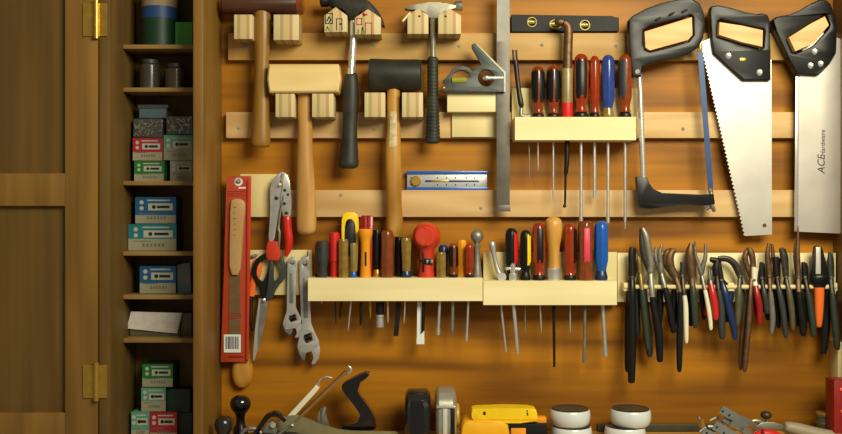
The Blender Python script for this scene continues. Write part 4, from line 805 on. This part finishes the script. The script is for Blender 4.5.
b = B(); slab(b, chai([(262, 432), (266, 424), (272, 420), (276, 424), (274, 430), (278, 438), (266, 440)], 1), 118, 130, bev=1.5); sweep(b, [(273, 425, 131, 3), (273, 425, 136, 2.8)]); obj('lever_cap', b, dullM, r)
# tape measures
def tape(x0, x1, ytop, m, label, face=None, stripe=None):
    d = 85; bot = fy(d); r = thing('tape_measure', label, 'tape measure', (x0 + x1) / 2, bot, d, 'tape measures')
    h = bot - ytop; z0 = zf; b = B(); cx = (x0 + x1) / 2
    R = h * K(d) / 2; a = P(x0, 0, d).x; c = P(x1, 0, d).x; yc = -.085; zc = z0 + R
    prof = []
    # case: rounded square seen from its edge, thick in x, profile in the y-z plane
    n = 36; rows = []
    for (x, s) in ((a, .82), (a + .003, .94), (a + .007, 1.0), (c - .007, 1.0), (c - .003, .94), (c, .82)):
        row = []
        for i in range(n):
            t = 2 * PI * i / n; e = 2.8
            ct, st = math.cos(t), math.sin(t); q = (abs(ct) ** e + abs(st) ** e) ** (-1 / e)
            row.append(b.verts.new((x, yc + R * s * q * ct, zc + R * s * q * st)))
        rows.append(row)
    for i in range(len(rows) - 1):
        for j in range(n): b.faces.new((rows[i][j], rows[i][(j + 1) % n], rows[i + 1][(j + 1) % n], rows[i + 1][j]))
    b.faces.new(rows[0]); b.faces.new(rows[-1])
    obj('case', b, m, r); return r, a, c, R, yc, zc
r, a, c, R, yc, zc = tape(405, 430.5, 389, mat('tape_black', (30, 30, 29), .22, 0, .1, 40, coat=.4), 'black tape measure seen edge-on beside the plane')
b = B(); boxw(b, (a + .012, yc - R - .0015, zc - R * .9), (a + .036, yc - R + .002, zc + R * .75), 1); obj('belt_clip', b, glossM, r)
r, a, c, R, yc, zc = tape(435, 456, 387, mat('tape_chrome', (176, 172, 156), .26, .5, .1, 40), 'silver-grey tape measure seen edge-on, beside the yellow tools')
b = B(); boxw(b, (a + .002, yc - R - .002, zc + R * .42), (c - .003, yc - R + .004, zc + R * .50), .5); obj('chrome_band', b, chromeM, r)
b = B(); boxw(b, (c - .012, yc - R - .0012, zc - R * .9), (c - .004, yc - R + .002, zc + R * .4), .6); obj('dark_stripe', b, darkM, r)
b = B(); boxw(b, (a + .014, yc - R - .0018, zc - R * .9), (a + .022, yc - R + .002, zc + R * .4), .6); obj('blade_lip', b, brightM, r)
b = B(); sweep(b, [(456, 415, 80, 12), (458.5, 415, 80, 11.5), (459.5, 415, 80, 10)], ring=ringc(28)); obj('side_label', b, mat('mustard', (190, 150, 50), .4), r)
# yellow tools
d = 95; r = thing('yellow_tool_case', 'yellow power tool body with a dark window, under the flat yellow sensor', 'power tool', 503, fy(120), 100)
b = B(); slab(b, chai([(462, fy(125)), (461, 432), (463, 424), (468, 420.5), (480, 421.5), (508, 422), (509.5, fy(125) - 12), (510, fy(125))], 1), 60, 125, bev=4); obj('housing', b, mat('tool_yellow', (240, 176, 24), .4, 0, .05, 40), r)
b = B(); slab(b, [(507.5, 423.5), (547, 423.5), (549, fy(123)), (507.5, fy(123))], 62, 123, bev=2.5); obj('dark_housing', b, blackM, r)
b = B(); box(b, 511, 428.5, 526, fy(127) - 2, 120, 127, 1.5); obj('yellow_trigger', b, yorangeM, r)
d = 105; z0 = P(0, 420.8, 120).z
r = thing('stud_sensor', 'flat bright yellow sensor bar with two small dark marks, on the yellow tool', 'stud sensor', 505, 421, 110)
b = B(); slab(b, chai([(471.5, 411), (473, 409), (490, 408.6), (502, 408), (515, 408.2), (535, 408.8), (537, 411), (538, 420.5), (536, 423.2), (474, 423.4), (472, 420)], 1), 85, 122, bev=3); h = obj('body', b, yellowM, r)
b = B(); box(b, 483.2, 411.6, 485.8, 415, 121, 122.5, .2); box(b, 526.4, 410.2, 527.8, 411.6, 121, 122.5, .1); box(b, 526.6, 412.4, 528, 413.8, 121, 122.5, .1); box(b, 527, 414, 528.4, 415.6, 121, 122.5, .1); obj('printed_mark', b, inkM, h)
b = B(); slab(b, [(473, 419.4), (537.4, 419.4), (537.4, 420), (473, 420)], 119, 122.6); obj('seam', b, yorangeM, h)
b = B(); box(b, 537, 417.5, 546.5, 424, 95, 115, 1); obj('yellow_latch', b, yorangeM, r)
# glass jars / pucks
frostM = mat('frosted_white', (214, 218, 216), .3, 0, .04, 30, coat=.3)
lidM = mat('lid_grey_green', (66, 68, 54), .35, .5, .12, 60)
dj = 92
def puck(cx, zbase, label, rr=20.3, h=.0322):
    r = thing('round_tin', label, 'tin', cx, YZ(zbase, dj), dj, 'stacked round tins'); k = K(dj); R = rr * k; c = P(cx, 0, dj)
    def lathe(b, prof, n=40):
        rows = [[b.verts.new((c.x + q * math.cos(2 * PI * i / n), -dj * .001 + q * math.sin(2 * PI * i / n), z)) for i in range(n)] for z, q in prof]
        for i in range(len(rows) - 1):
            for j in range(n): b.faces.new((rows[i][j], rows[i][(j + 1) % n], rows[i + 1][(j + 1) % n], rows[i + 1][j]))
        b.faces.new(rows[0]); b.faces.new(rows[-1])
    b = B(); lathe(b, [(zbase, R * .84), (zbase + .004, R * .93), (zbase + .012, R * .99), (zbase + h * .6, R), (zbase + h * .85, R * .97), (zbase + h * .93, R * .93)]); obj('body', b, frostM, r)
    b = B(); lathe(b, [(zbase + h * .9, R * .91), (zbase + h * .99, R * .91), (zbase + h, R * .88), (zbase + h - .0012, R * .84), (zbase + h - .002, R * .3)]); obj('lid', b, lidM, r)
    return r
puck(571.5, zf + .0002, 'lower round white tin of the left stack beside the yellow tools'); puck(570, zf + .0328, 'upper round white tin with grey-green lid, left stack')
puck(625, zf + .0002, 'lower round white tin of the right stack of tins'); puck(630.5, zf + .0328, 'upper round white tin with grey-green lid, right stack, shifted right')
b = B(); box(b, 598, 424.4, 720, 431.2, 2, 9, .8); tag(obj('steel_straightedge', b, mat('grey_bar', (74, 74, 62), .4, .5, .15, 40)), 'long dark grey metal bar lying against the back behind the tins', 'straightedge')
# clamp tangle
tinM = mat('zinc', (168, 166, 146), .35, .85, .15, 70); blueishM = mat('zinc_blue', (150, 160, 158), .4, .7, .12, 60)
CL = 'tangled small metal clamps and brackets'
def bracket(pts, w, d, m, label, holes=(), extra=None, cate='bracket'):
    r = thing('metal_bracket', label, cate, pts[0][0], pts[0][1], d, CL)
    b = B(); sweep(b, [(x, y, q, w) for x, y, q in pts], ring=SQ, fv=.22); o = obj('strap', b, m, r)
    b = B()
    for (x, y) in holes: sweep(b, [(x, y, d + 1, 1.1), (x, y, d + 4.5, 1.0)])
    if holes: obj('hole_rim', b, darkM, r)
    else: b.free()
    return r
bracket([(721, 409, 100), (729, 414, 100), (738, 419, 98), (746, 428, 96)], 4.2, 100, blueishM, 'grey zinc bracket with two holes rising highest in the clamp pile', ((723, 411), (729.5, 415)))
bracket([(714, 425, 112), (722, 429, 112), (733, 436, 112), (742, fy(112), 112)], 4.6, 112, blueishM, 'bluish zinc bracket low in the front of the clamp pile', ((717, 427), (724, 433)))
bracket([(731, 423, 105), (742, 429, 105), (752, 433, 105), (758, fy(105) - 3, 105)], 3.0, 105, tinM, 'shiny strap with a long slot in the middle of the clamp pile')
bracket([(738, 417, 90), (750, 422, 90), (758, 429, 90), (766, fy(90), 90)], 2.6, 90, tinM, 'narrow bright strap behind the clamp pile')
def wire(pts, r0, d, m, label, name='spring_clip'):
    b = B(); sweep(b, [(x, y, q, r0) for x, y, q in pts], n=4, ring=ringc(10)); return tag(obj(name, b, m), label, 'clip', CL)
wire([(699, 416, 96), (700, 424, 96), (705, 429, 98), (718, 430, 100), (722, 436, 102), (712, 441, 104), (704, 438, 100)], 1.8, 96, tinM, 'bent shiny metal clip at the left end of the clamp pile')
wire([(700, 432, 108), (708, 427, 108), (716, 428, 108), (722, 433, 108), (728, 442, 108)], 2.0, 108, agedM, 'second bent clip in front at the left of the clamp pile')
wire([(745, 424, 84), (755, 421, 84), (766, 423, 84), (778, 427, 84), (786, 432, 84), (790, fy(84) - 1.5, 84)], 2.2, 84, tinM, 'curved bright rod clip behind the red grip')
wire([(702, 419, 104), (703.5, 427, 104), (706, 434, 104), (706, fy(104) - 2, 104)], 2.4, 104, brassM, 'upright brassy clip at the left edge of the clamp pile')
bracket([(724, 418, 94), (734, 424, 94), (744, 431, 94), (752, fy(94) - 1, 94)], 3.2, 94, agedM, 'greyish strap lying under the highest zinc bracket')
bracket([(703, 431, 116), (712, 435, 116), (722, 441, 116)], 3.4, 116, blueishM, 'short bluish plate low at the left front of the pile', ((707, 433),))
bracket([(743, 430, 112), (752, 436, 112), (760, 443, 112)], 2.6, 112, tinM, 'short bright strap just left of the red sleeve')
wire([(732, 419, 86), (742, 418, 86), (752, 424, 86), (756, 431, 86), (750, 434, 88), (744, 429, 88)], 1.6, 86, brassM, 'looped brassy clip in the middle of the pile')
wire([(710, 421, 90), (718, 417.5, 90), (724, 423, 90), (728, 432, 90), (722, fy(90) - 1.5, 90)], 1.5, 90, agedM, 'thin hooked grey clip behind the left brackets')
r = thing('clamp_screw', 'small clamp with round dark knob sticking up from the pile', 'clamp', 768, fy(88), 88, CL)
b = B(); ball(b, 766, 415, 88, 5.6, 18, sz=.75); obj('knob', b, mat('dark_brown_knob', (58, 44, 28), .4), r)
b = B(); turned(b, 767, 0, 88, [(418, 1.8), (430, 1.8), (431, 3.6), (fy(88), 3.6)]); slab(b, chai([(756, 425), (770, 421), (786, 426), (784, 431), (770, 428), (757, 431)], 1), 84, 92, bev=1); obj('frame', b, tinM, r)
r = thing('clamp_grip', 'clamp with a red plastic sleeve in front of the metal pile', 'clamp', 766, fy(118), 118, CL)
b = B(); sweep(b, [(753, 440, 118, 3.6), (760, 434.5, 118, 5), (770, 434.5, 118, 5), (784, 439, 118, 4)], n=3, ring=ringc(16)); obj('grip', b, redM, r)
b = B(); sweep(b, [(785, 438, 118, 2), (800, fy(118) - 2, 118, 2)]); obj('bar', b, tinM, r)
b = B(); sweep(b, [(784, 426.5, 92, 3.5), (787, 427, 92, 5.6), (800, 430, 94, 6.6), (820, 435.5, 98, 7.2), (846, 440, 104, 7.2)], n=2, ring=ringc(20)); tag(obj('caulk_tube', b, mat('grey_sleeve', (146, 136, 110), .5, 0, .08, 30)), 'smooth grey-tan tapered tube lying diagonally in the lower right corner', 'tube')
r = thing('metal_cup', 'small olive metal cup with ridged sides beside the red case', 'cup', 826, fy(55), 55)
b = B(); turned(b, 825, 0, 55, [(413, 8.5), (414, 9.3), (416, 9.3), (417, 8.4), (421, 8.4), (422, 9.2), (424, 9.2), (425, 8.2), (431, 8), (fy(55), 7.6)], 28); obj('body', b, oliveplM, r)
b = B(); turned(b, 825, 0, 55, [(411.8, 7.6), (412.2, 8.6), (413.4, 8.8)], 28); obj('rim', b, brassM, r)
r = thing('red_case', 'upright red plastic case cut off by the right edge of the view', 'case', 842, fy(100), 100)
b = B(); slab(b, [(834, 380.5), (856, 380.5), (856, fy(110)), (834, fy(110))], 70, 110, bev=3); obj('shell', b, mat('case_red', (140, 28, 24), .4), r)
b = B(); box(b, 840, 388, 847, 391, 108, 111.5, .8); box(b, 841, 410, 848, 413, 108, 111.5, .8); obj('latch', b, orangeM, r)

# ================================================================== BOXES IN THE SHELF BAY
def top(i, d): return YZ(SH[i], d)     # row of the shelf top i at depth d
GB = 'small boxes on the bay shelves'
tealM = mat('box_teal', (30, 112, 120), .45, 0, .05, 40); bblueM = mat('box_blue', (26, 84, 130), .45, 0, .05, 40)  # box and label colours here are darkened to carry the bay's shade
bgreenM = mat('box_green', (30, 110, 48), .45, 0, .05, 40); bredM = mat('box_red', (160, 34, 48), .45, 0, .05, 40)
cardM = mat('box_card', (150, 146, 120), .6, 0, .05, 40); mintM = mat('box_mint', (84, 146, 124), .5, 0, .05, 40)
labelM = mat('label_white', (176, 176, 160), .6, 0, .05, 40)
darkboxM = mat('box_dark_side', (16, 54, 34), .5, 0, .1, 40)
def carton(x0, y0, x1, ybase, d1, mtop, label, split=.55, mlow=None, lab=True, rows=2, depth=60, side=None):
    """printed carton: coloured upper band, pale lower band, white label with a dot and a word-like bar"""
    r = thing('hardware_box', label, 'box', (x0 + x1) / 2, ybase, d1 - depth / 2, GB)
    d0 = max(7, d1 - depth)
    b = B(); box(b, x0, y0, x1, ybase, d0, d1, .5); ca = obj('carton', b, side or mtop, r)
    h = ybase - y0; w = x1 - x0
    b = B(); box(b, x0 + .3, y0 + .3, x1 - .3, y0 + h * split, d1 - .2, d1 + .25); obj('printed_band', b, mtop, ca)
    b = B(); box(b, x0 + .3, y0 + h * split, x1 - .3, ybase - .4, d1 - .2, d1 + .25); obj('lower_band', b, mlow or cardM, ca)
    if lab:
        b = B(); box(b, x0 + w * .32, y0 + h * .24, x1 - w * .08, y0 + h * .5, d1, d1 + .5); l_ = obj('label_panel', b, labelM, ca)
        b = B(); cxx = x0 + w * .46; cyy = y0 + h * .37; slab(b, circ(cxx, cyy, h * .075, 10), d1 + .3, d1 + .8)
        box(b, cxx + w * .08, cyy - h * .05, x1 - w * .16, cyy + h * .05, d1 + .3, d1 + .8); obj('printed_logo', b, inkM, l_)
        b = B(); slab(b, circ(x0 + w * .16, y0 + h * .2, h * .08, 10), d1, d1 + .5); slab(b, circ(x0 + w * .16, y0 + h * .42, h * .08, 10), d1, d1 + .5)
        box(b, x0 + w * .3, y0 + h * .1, x1 - w * .15, y0 + h * .15, d1, d1 + .5); obj('printed_dots', b, labelM, ca)
        b = B()
        for i in range(6): box(b, x0 + w * (.3 + .08 * i), y0 + h * .72, x0 + w * (.345 + .08 * i), y0 + h * .84, d1, d1 + .5)
        box(b, x0 + w * .1, y0 + h * .62, x0 + w * .5, y0 + h * .65, d1, d1 + .5); obj('printed_text', b, greyplM, ca)
    return r
D = 56
# top shelf
t = top(0, D)
r = thing('paper_roll', 'roll with beige top and blue band on the highest bay shelf', 'roll', 161, t, 50)
b = B(); turned(b, 160, 0, 45, [(-10, 17), (-9, 18), (9, 18)], 28); obj('upper_wrap', b, mat('beige_wrap', (150, 128, 96), .6), r)
b = B(); turned(b, 160, 0, 45, [(9, 18.3), (21, 18.3)], 28); obj('blue_band', b, mat('roll_blue', (30, 70, 120), .5), r)
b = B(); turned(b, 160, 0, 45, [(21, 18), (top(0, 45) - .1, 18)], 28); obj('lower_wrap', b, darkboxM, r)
carton(166, 22, 192.5, t, D, mat('leaf_green', (60, 150, 30), .45), 'green box with yellow print at the right of the highest bay shelf', .95, lab=False, depth=40 if False else 14)
# jars
for (x0, x1, y0, m_, lb) in ((140, 160, 60, mat('smoky_jar', (60, 58, 50), .2, 0, .2, 40, coat=.5), 'smoky jar at left of the second bay shelf'), (165, 186, 64, mat('tan_jar', (74, 62, 44), .25, 0, .2, 40, coat=.5), 'brownish jar at right of the second bay shelf')):
    t = top(1, 60); cx = (x0 + x1) / 2; w = (x1 - x0) / 2
    r = thing('storage_jar', lb, 'jar', cx, t, 60, 'jars on the second bay shelf')
    b = B(); turned(b, cx, 0, 55, [(y0 + 4, w * .8), (y0 + 6, w), (YZ(SH[1], 55) - .1, w * .96)], 24); obj('body', b, m_, r)
    b = B(); turned(b, cx, 0, 55, [(y0, w * .8), (y0 + .5, w * .86), (y0 + 4, w * .86)], 24); obj('lid', b, grayM, r)
# third shelf
t = top(2, D)
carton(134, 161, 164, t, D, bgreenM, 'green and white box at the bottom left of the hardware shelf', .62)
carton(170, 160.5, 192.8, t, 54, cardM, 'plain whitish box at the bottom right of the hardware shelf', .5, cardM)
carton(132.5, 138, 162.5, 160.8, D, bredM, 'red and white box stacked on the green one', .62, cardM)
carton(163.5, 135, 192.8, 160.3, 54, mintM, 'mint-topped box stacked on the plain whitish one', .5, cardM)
def bag(x0, y0, x1, y1, d, label, cols, n=40):
    r = thing('hardware_bag', label, 'bag', (x0 + x1) / 2, y1, d, 'clear hardware packs in the bay')
    b = B(); box(b, x0, y0, x1, y1, d - 22, d, 2); obj('pouch', b, mat('smoky_film', (70, 70, 66), .25, 0, .2, 60, coat=.5), r)
    b = B(); rnd = random.Random(int(x0 * 7 + y0))
    for i in range(n):
        x = rnd.uniform(x0 + 2, x1 - 2); y = rnd.uniform(y0 + 2, y1 - 2); a = rnd.uniform(0, PI); l = rnd.uniform(1, 2.4)
        sweep(b, [(x - l * math.cos(a), y - l * math.sin(a), d, .7), (x + l * math.cos(a), y + l * math.sin(a), d + .6, .7)], ring=ringc(6))
    obj('loose_screws', b, tinM, r, kind='stuff')
bag(133, 118.5, 162.5, 137.7, 52, 'clear pack of dark screws above the red and white box', tinM)
bag(166, 116, 192.8, 134.7, 50, 'clear pack of pale fasteners above the mint-topped box', tinM)
r = thing('plastic_organizer', 'small grey-blue lidded organizer at the top of the hardware shelf', 'organizer', 152, 118, 70)
b = B(); box(b, 139, 108, 166, 118.2, 26, 50, 1.2); obj('tray', b, mat('grey_blue', (86, 104, 112), .35), r)
b = B(); box(b, 137.5, 104.5, 167.5, 108.5, 24, 52, 1.2); obj('lid', b, mat('grey_lid', (70, 76, 78), .3, coat=.4), r)
# fourth
t = top(3, D + 4)
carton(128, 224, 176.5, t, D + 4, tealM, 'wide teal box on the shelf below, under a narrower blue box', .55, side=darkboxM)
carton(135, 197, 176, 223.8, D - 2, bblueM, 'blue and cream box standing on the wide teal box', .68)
# fifth
t = top(4, D)
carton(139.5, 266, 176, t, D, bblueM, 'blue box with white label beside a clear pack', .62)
r = thing('clear_pack', 'clear plastic pack with pale blue insert beside the blue box', 'pack', 184, t, D, 'clear hardware packs in the bay')
b = B(); slab(b, [(175.8, 265), (190, 262), (191.5, t), (177.5, t)], 74, 80, bev=.8) if False else slab(b, [(176.8, 265), (190, 262), (191.5, t), (177.5, t)], 44, 52, bev=.8); obj('pouch', b, mat('clear_film', (92, 100, 96), .2, 0, .15, 30, coat=.6), r)
b = B(); slab(b, [(178.5, 286), (190.5, 284), (191, t - .4), (178, t - .4)], 52, 53); obj('insert', b, mat('pale_blue_insert', (90, 130, 150), .5), r)
# sixth
t = top(5, D)
r = thing('open_box', 'grey box with a white sheet sloping over its front', 'box', 155, t, D)
b = B(); box(b, 130, 318, 180, t, 8, 54, .6); box(b, 180.5, 313, 191.5, t, 8, 52, 1); obj('carton', b, mat('grey_carton', (92, 88, 70), .55), r)
b = B(); slab(b, [(131, 311.5), (182, 313), (177, 333.5), (126.5, 328.5)], 57, 58); obj('white_sheet', b, mat('sheet_white', (206, 198, 190), .5), r)
# bottom
zt_ = zf
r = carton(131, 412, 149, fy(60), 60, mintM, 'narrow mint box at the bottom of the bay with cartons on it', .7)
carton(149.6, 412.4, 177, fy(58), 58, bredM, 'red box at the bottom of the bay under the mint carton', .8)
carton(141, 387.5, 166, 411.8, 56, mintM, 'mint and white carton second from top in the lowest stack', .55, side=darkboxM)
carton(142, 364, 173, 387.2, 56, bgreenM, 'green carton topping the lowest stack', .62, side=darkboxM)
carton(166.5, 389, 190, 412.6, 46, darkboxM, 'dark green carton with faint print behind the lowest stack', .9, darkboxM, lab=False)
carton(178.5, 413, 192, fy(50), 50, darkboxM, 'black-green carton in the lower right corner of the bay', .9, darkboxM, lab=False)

# ================================================================== LIGHT, VIEWER
def area(name, loc, tgt, size, energy, col, sy=None):
    l = bpy.data.lights.new(name, 'AREA'); l.shape = 'RECTANGLE'; l.size = size; l.size_y = sy or size; l.energy = energy; l.color = col
    o = bpy.data.objects.new(name, l); C.objects.link(o); o.location = loc
    o.rotation_euler = (Vector(tgt) - Vector(loc)).to_track_quat('-Z', 'Y').to_euler(); return o
area('workshop_lamp', (0.75, -1.5, 0.85), (0.2, 0, -0.08), .95, 40, (1.0, .94, .71), .65)
w = bpy.data.worlds.new('room_light'); bpy.context.scene.world = w; w.use_nodes = True
w.node_tree.nodes['Background'].inputs[0].default_value = (1.0, .90, .70, 1); w.node_tree.nodes['Background'].inputs[1].default_value = .2
cam = bpy.data.cameras.new('viewer'); co = bpy.data.objects.new('viewer', cam); C.objects.link(co)
co.location = (0, -1.9, 0); co.rotation_euler = (PI / 2, 0, 0); cam.sensor_width = 36; cam.lens = 36 * 950 / 842; cam.clip_start = .05
bpy.context.scene.camera = co
vs = bpy.context.scene.view_settings
vs.view_transform = 'Standard'; vs.look = 'None'; vs.gamma = 1; vs.exposure = 0; vs.use_curve_mapping = False
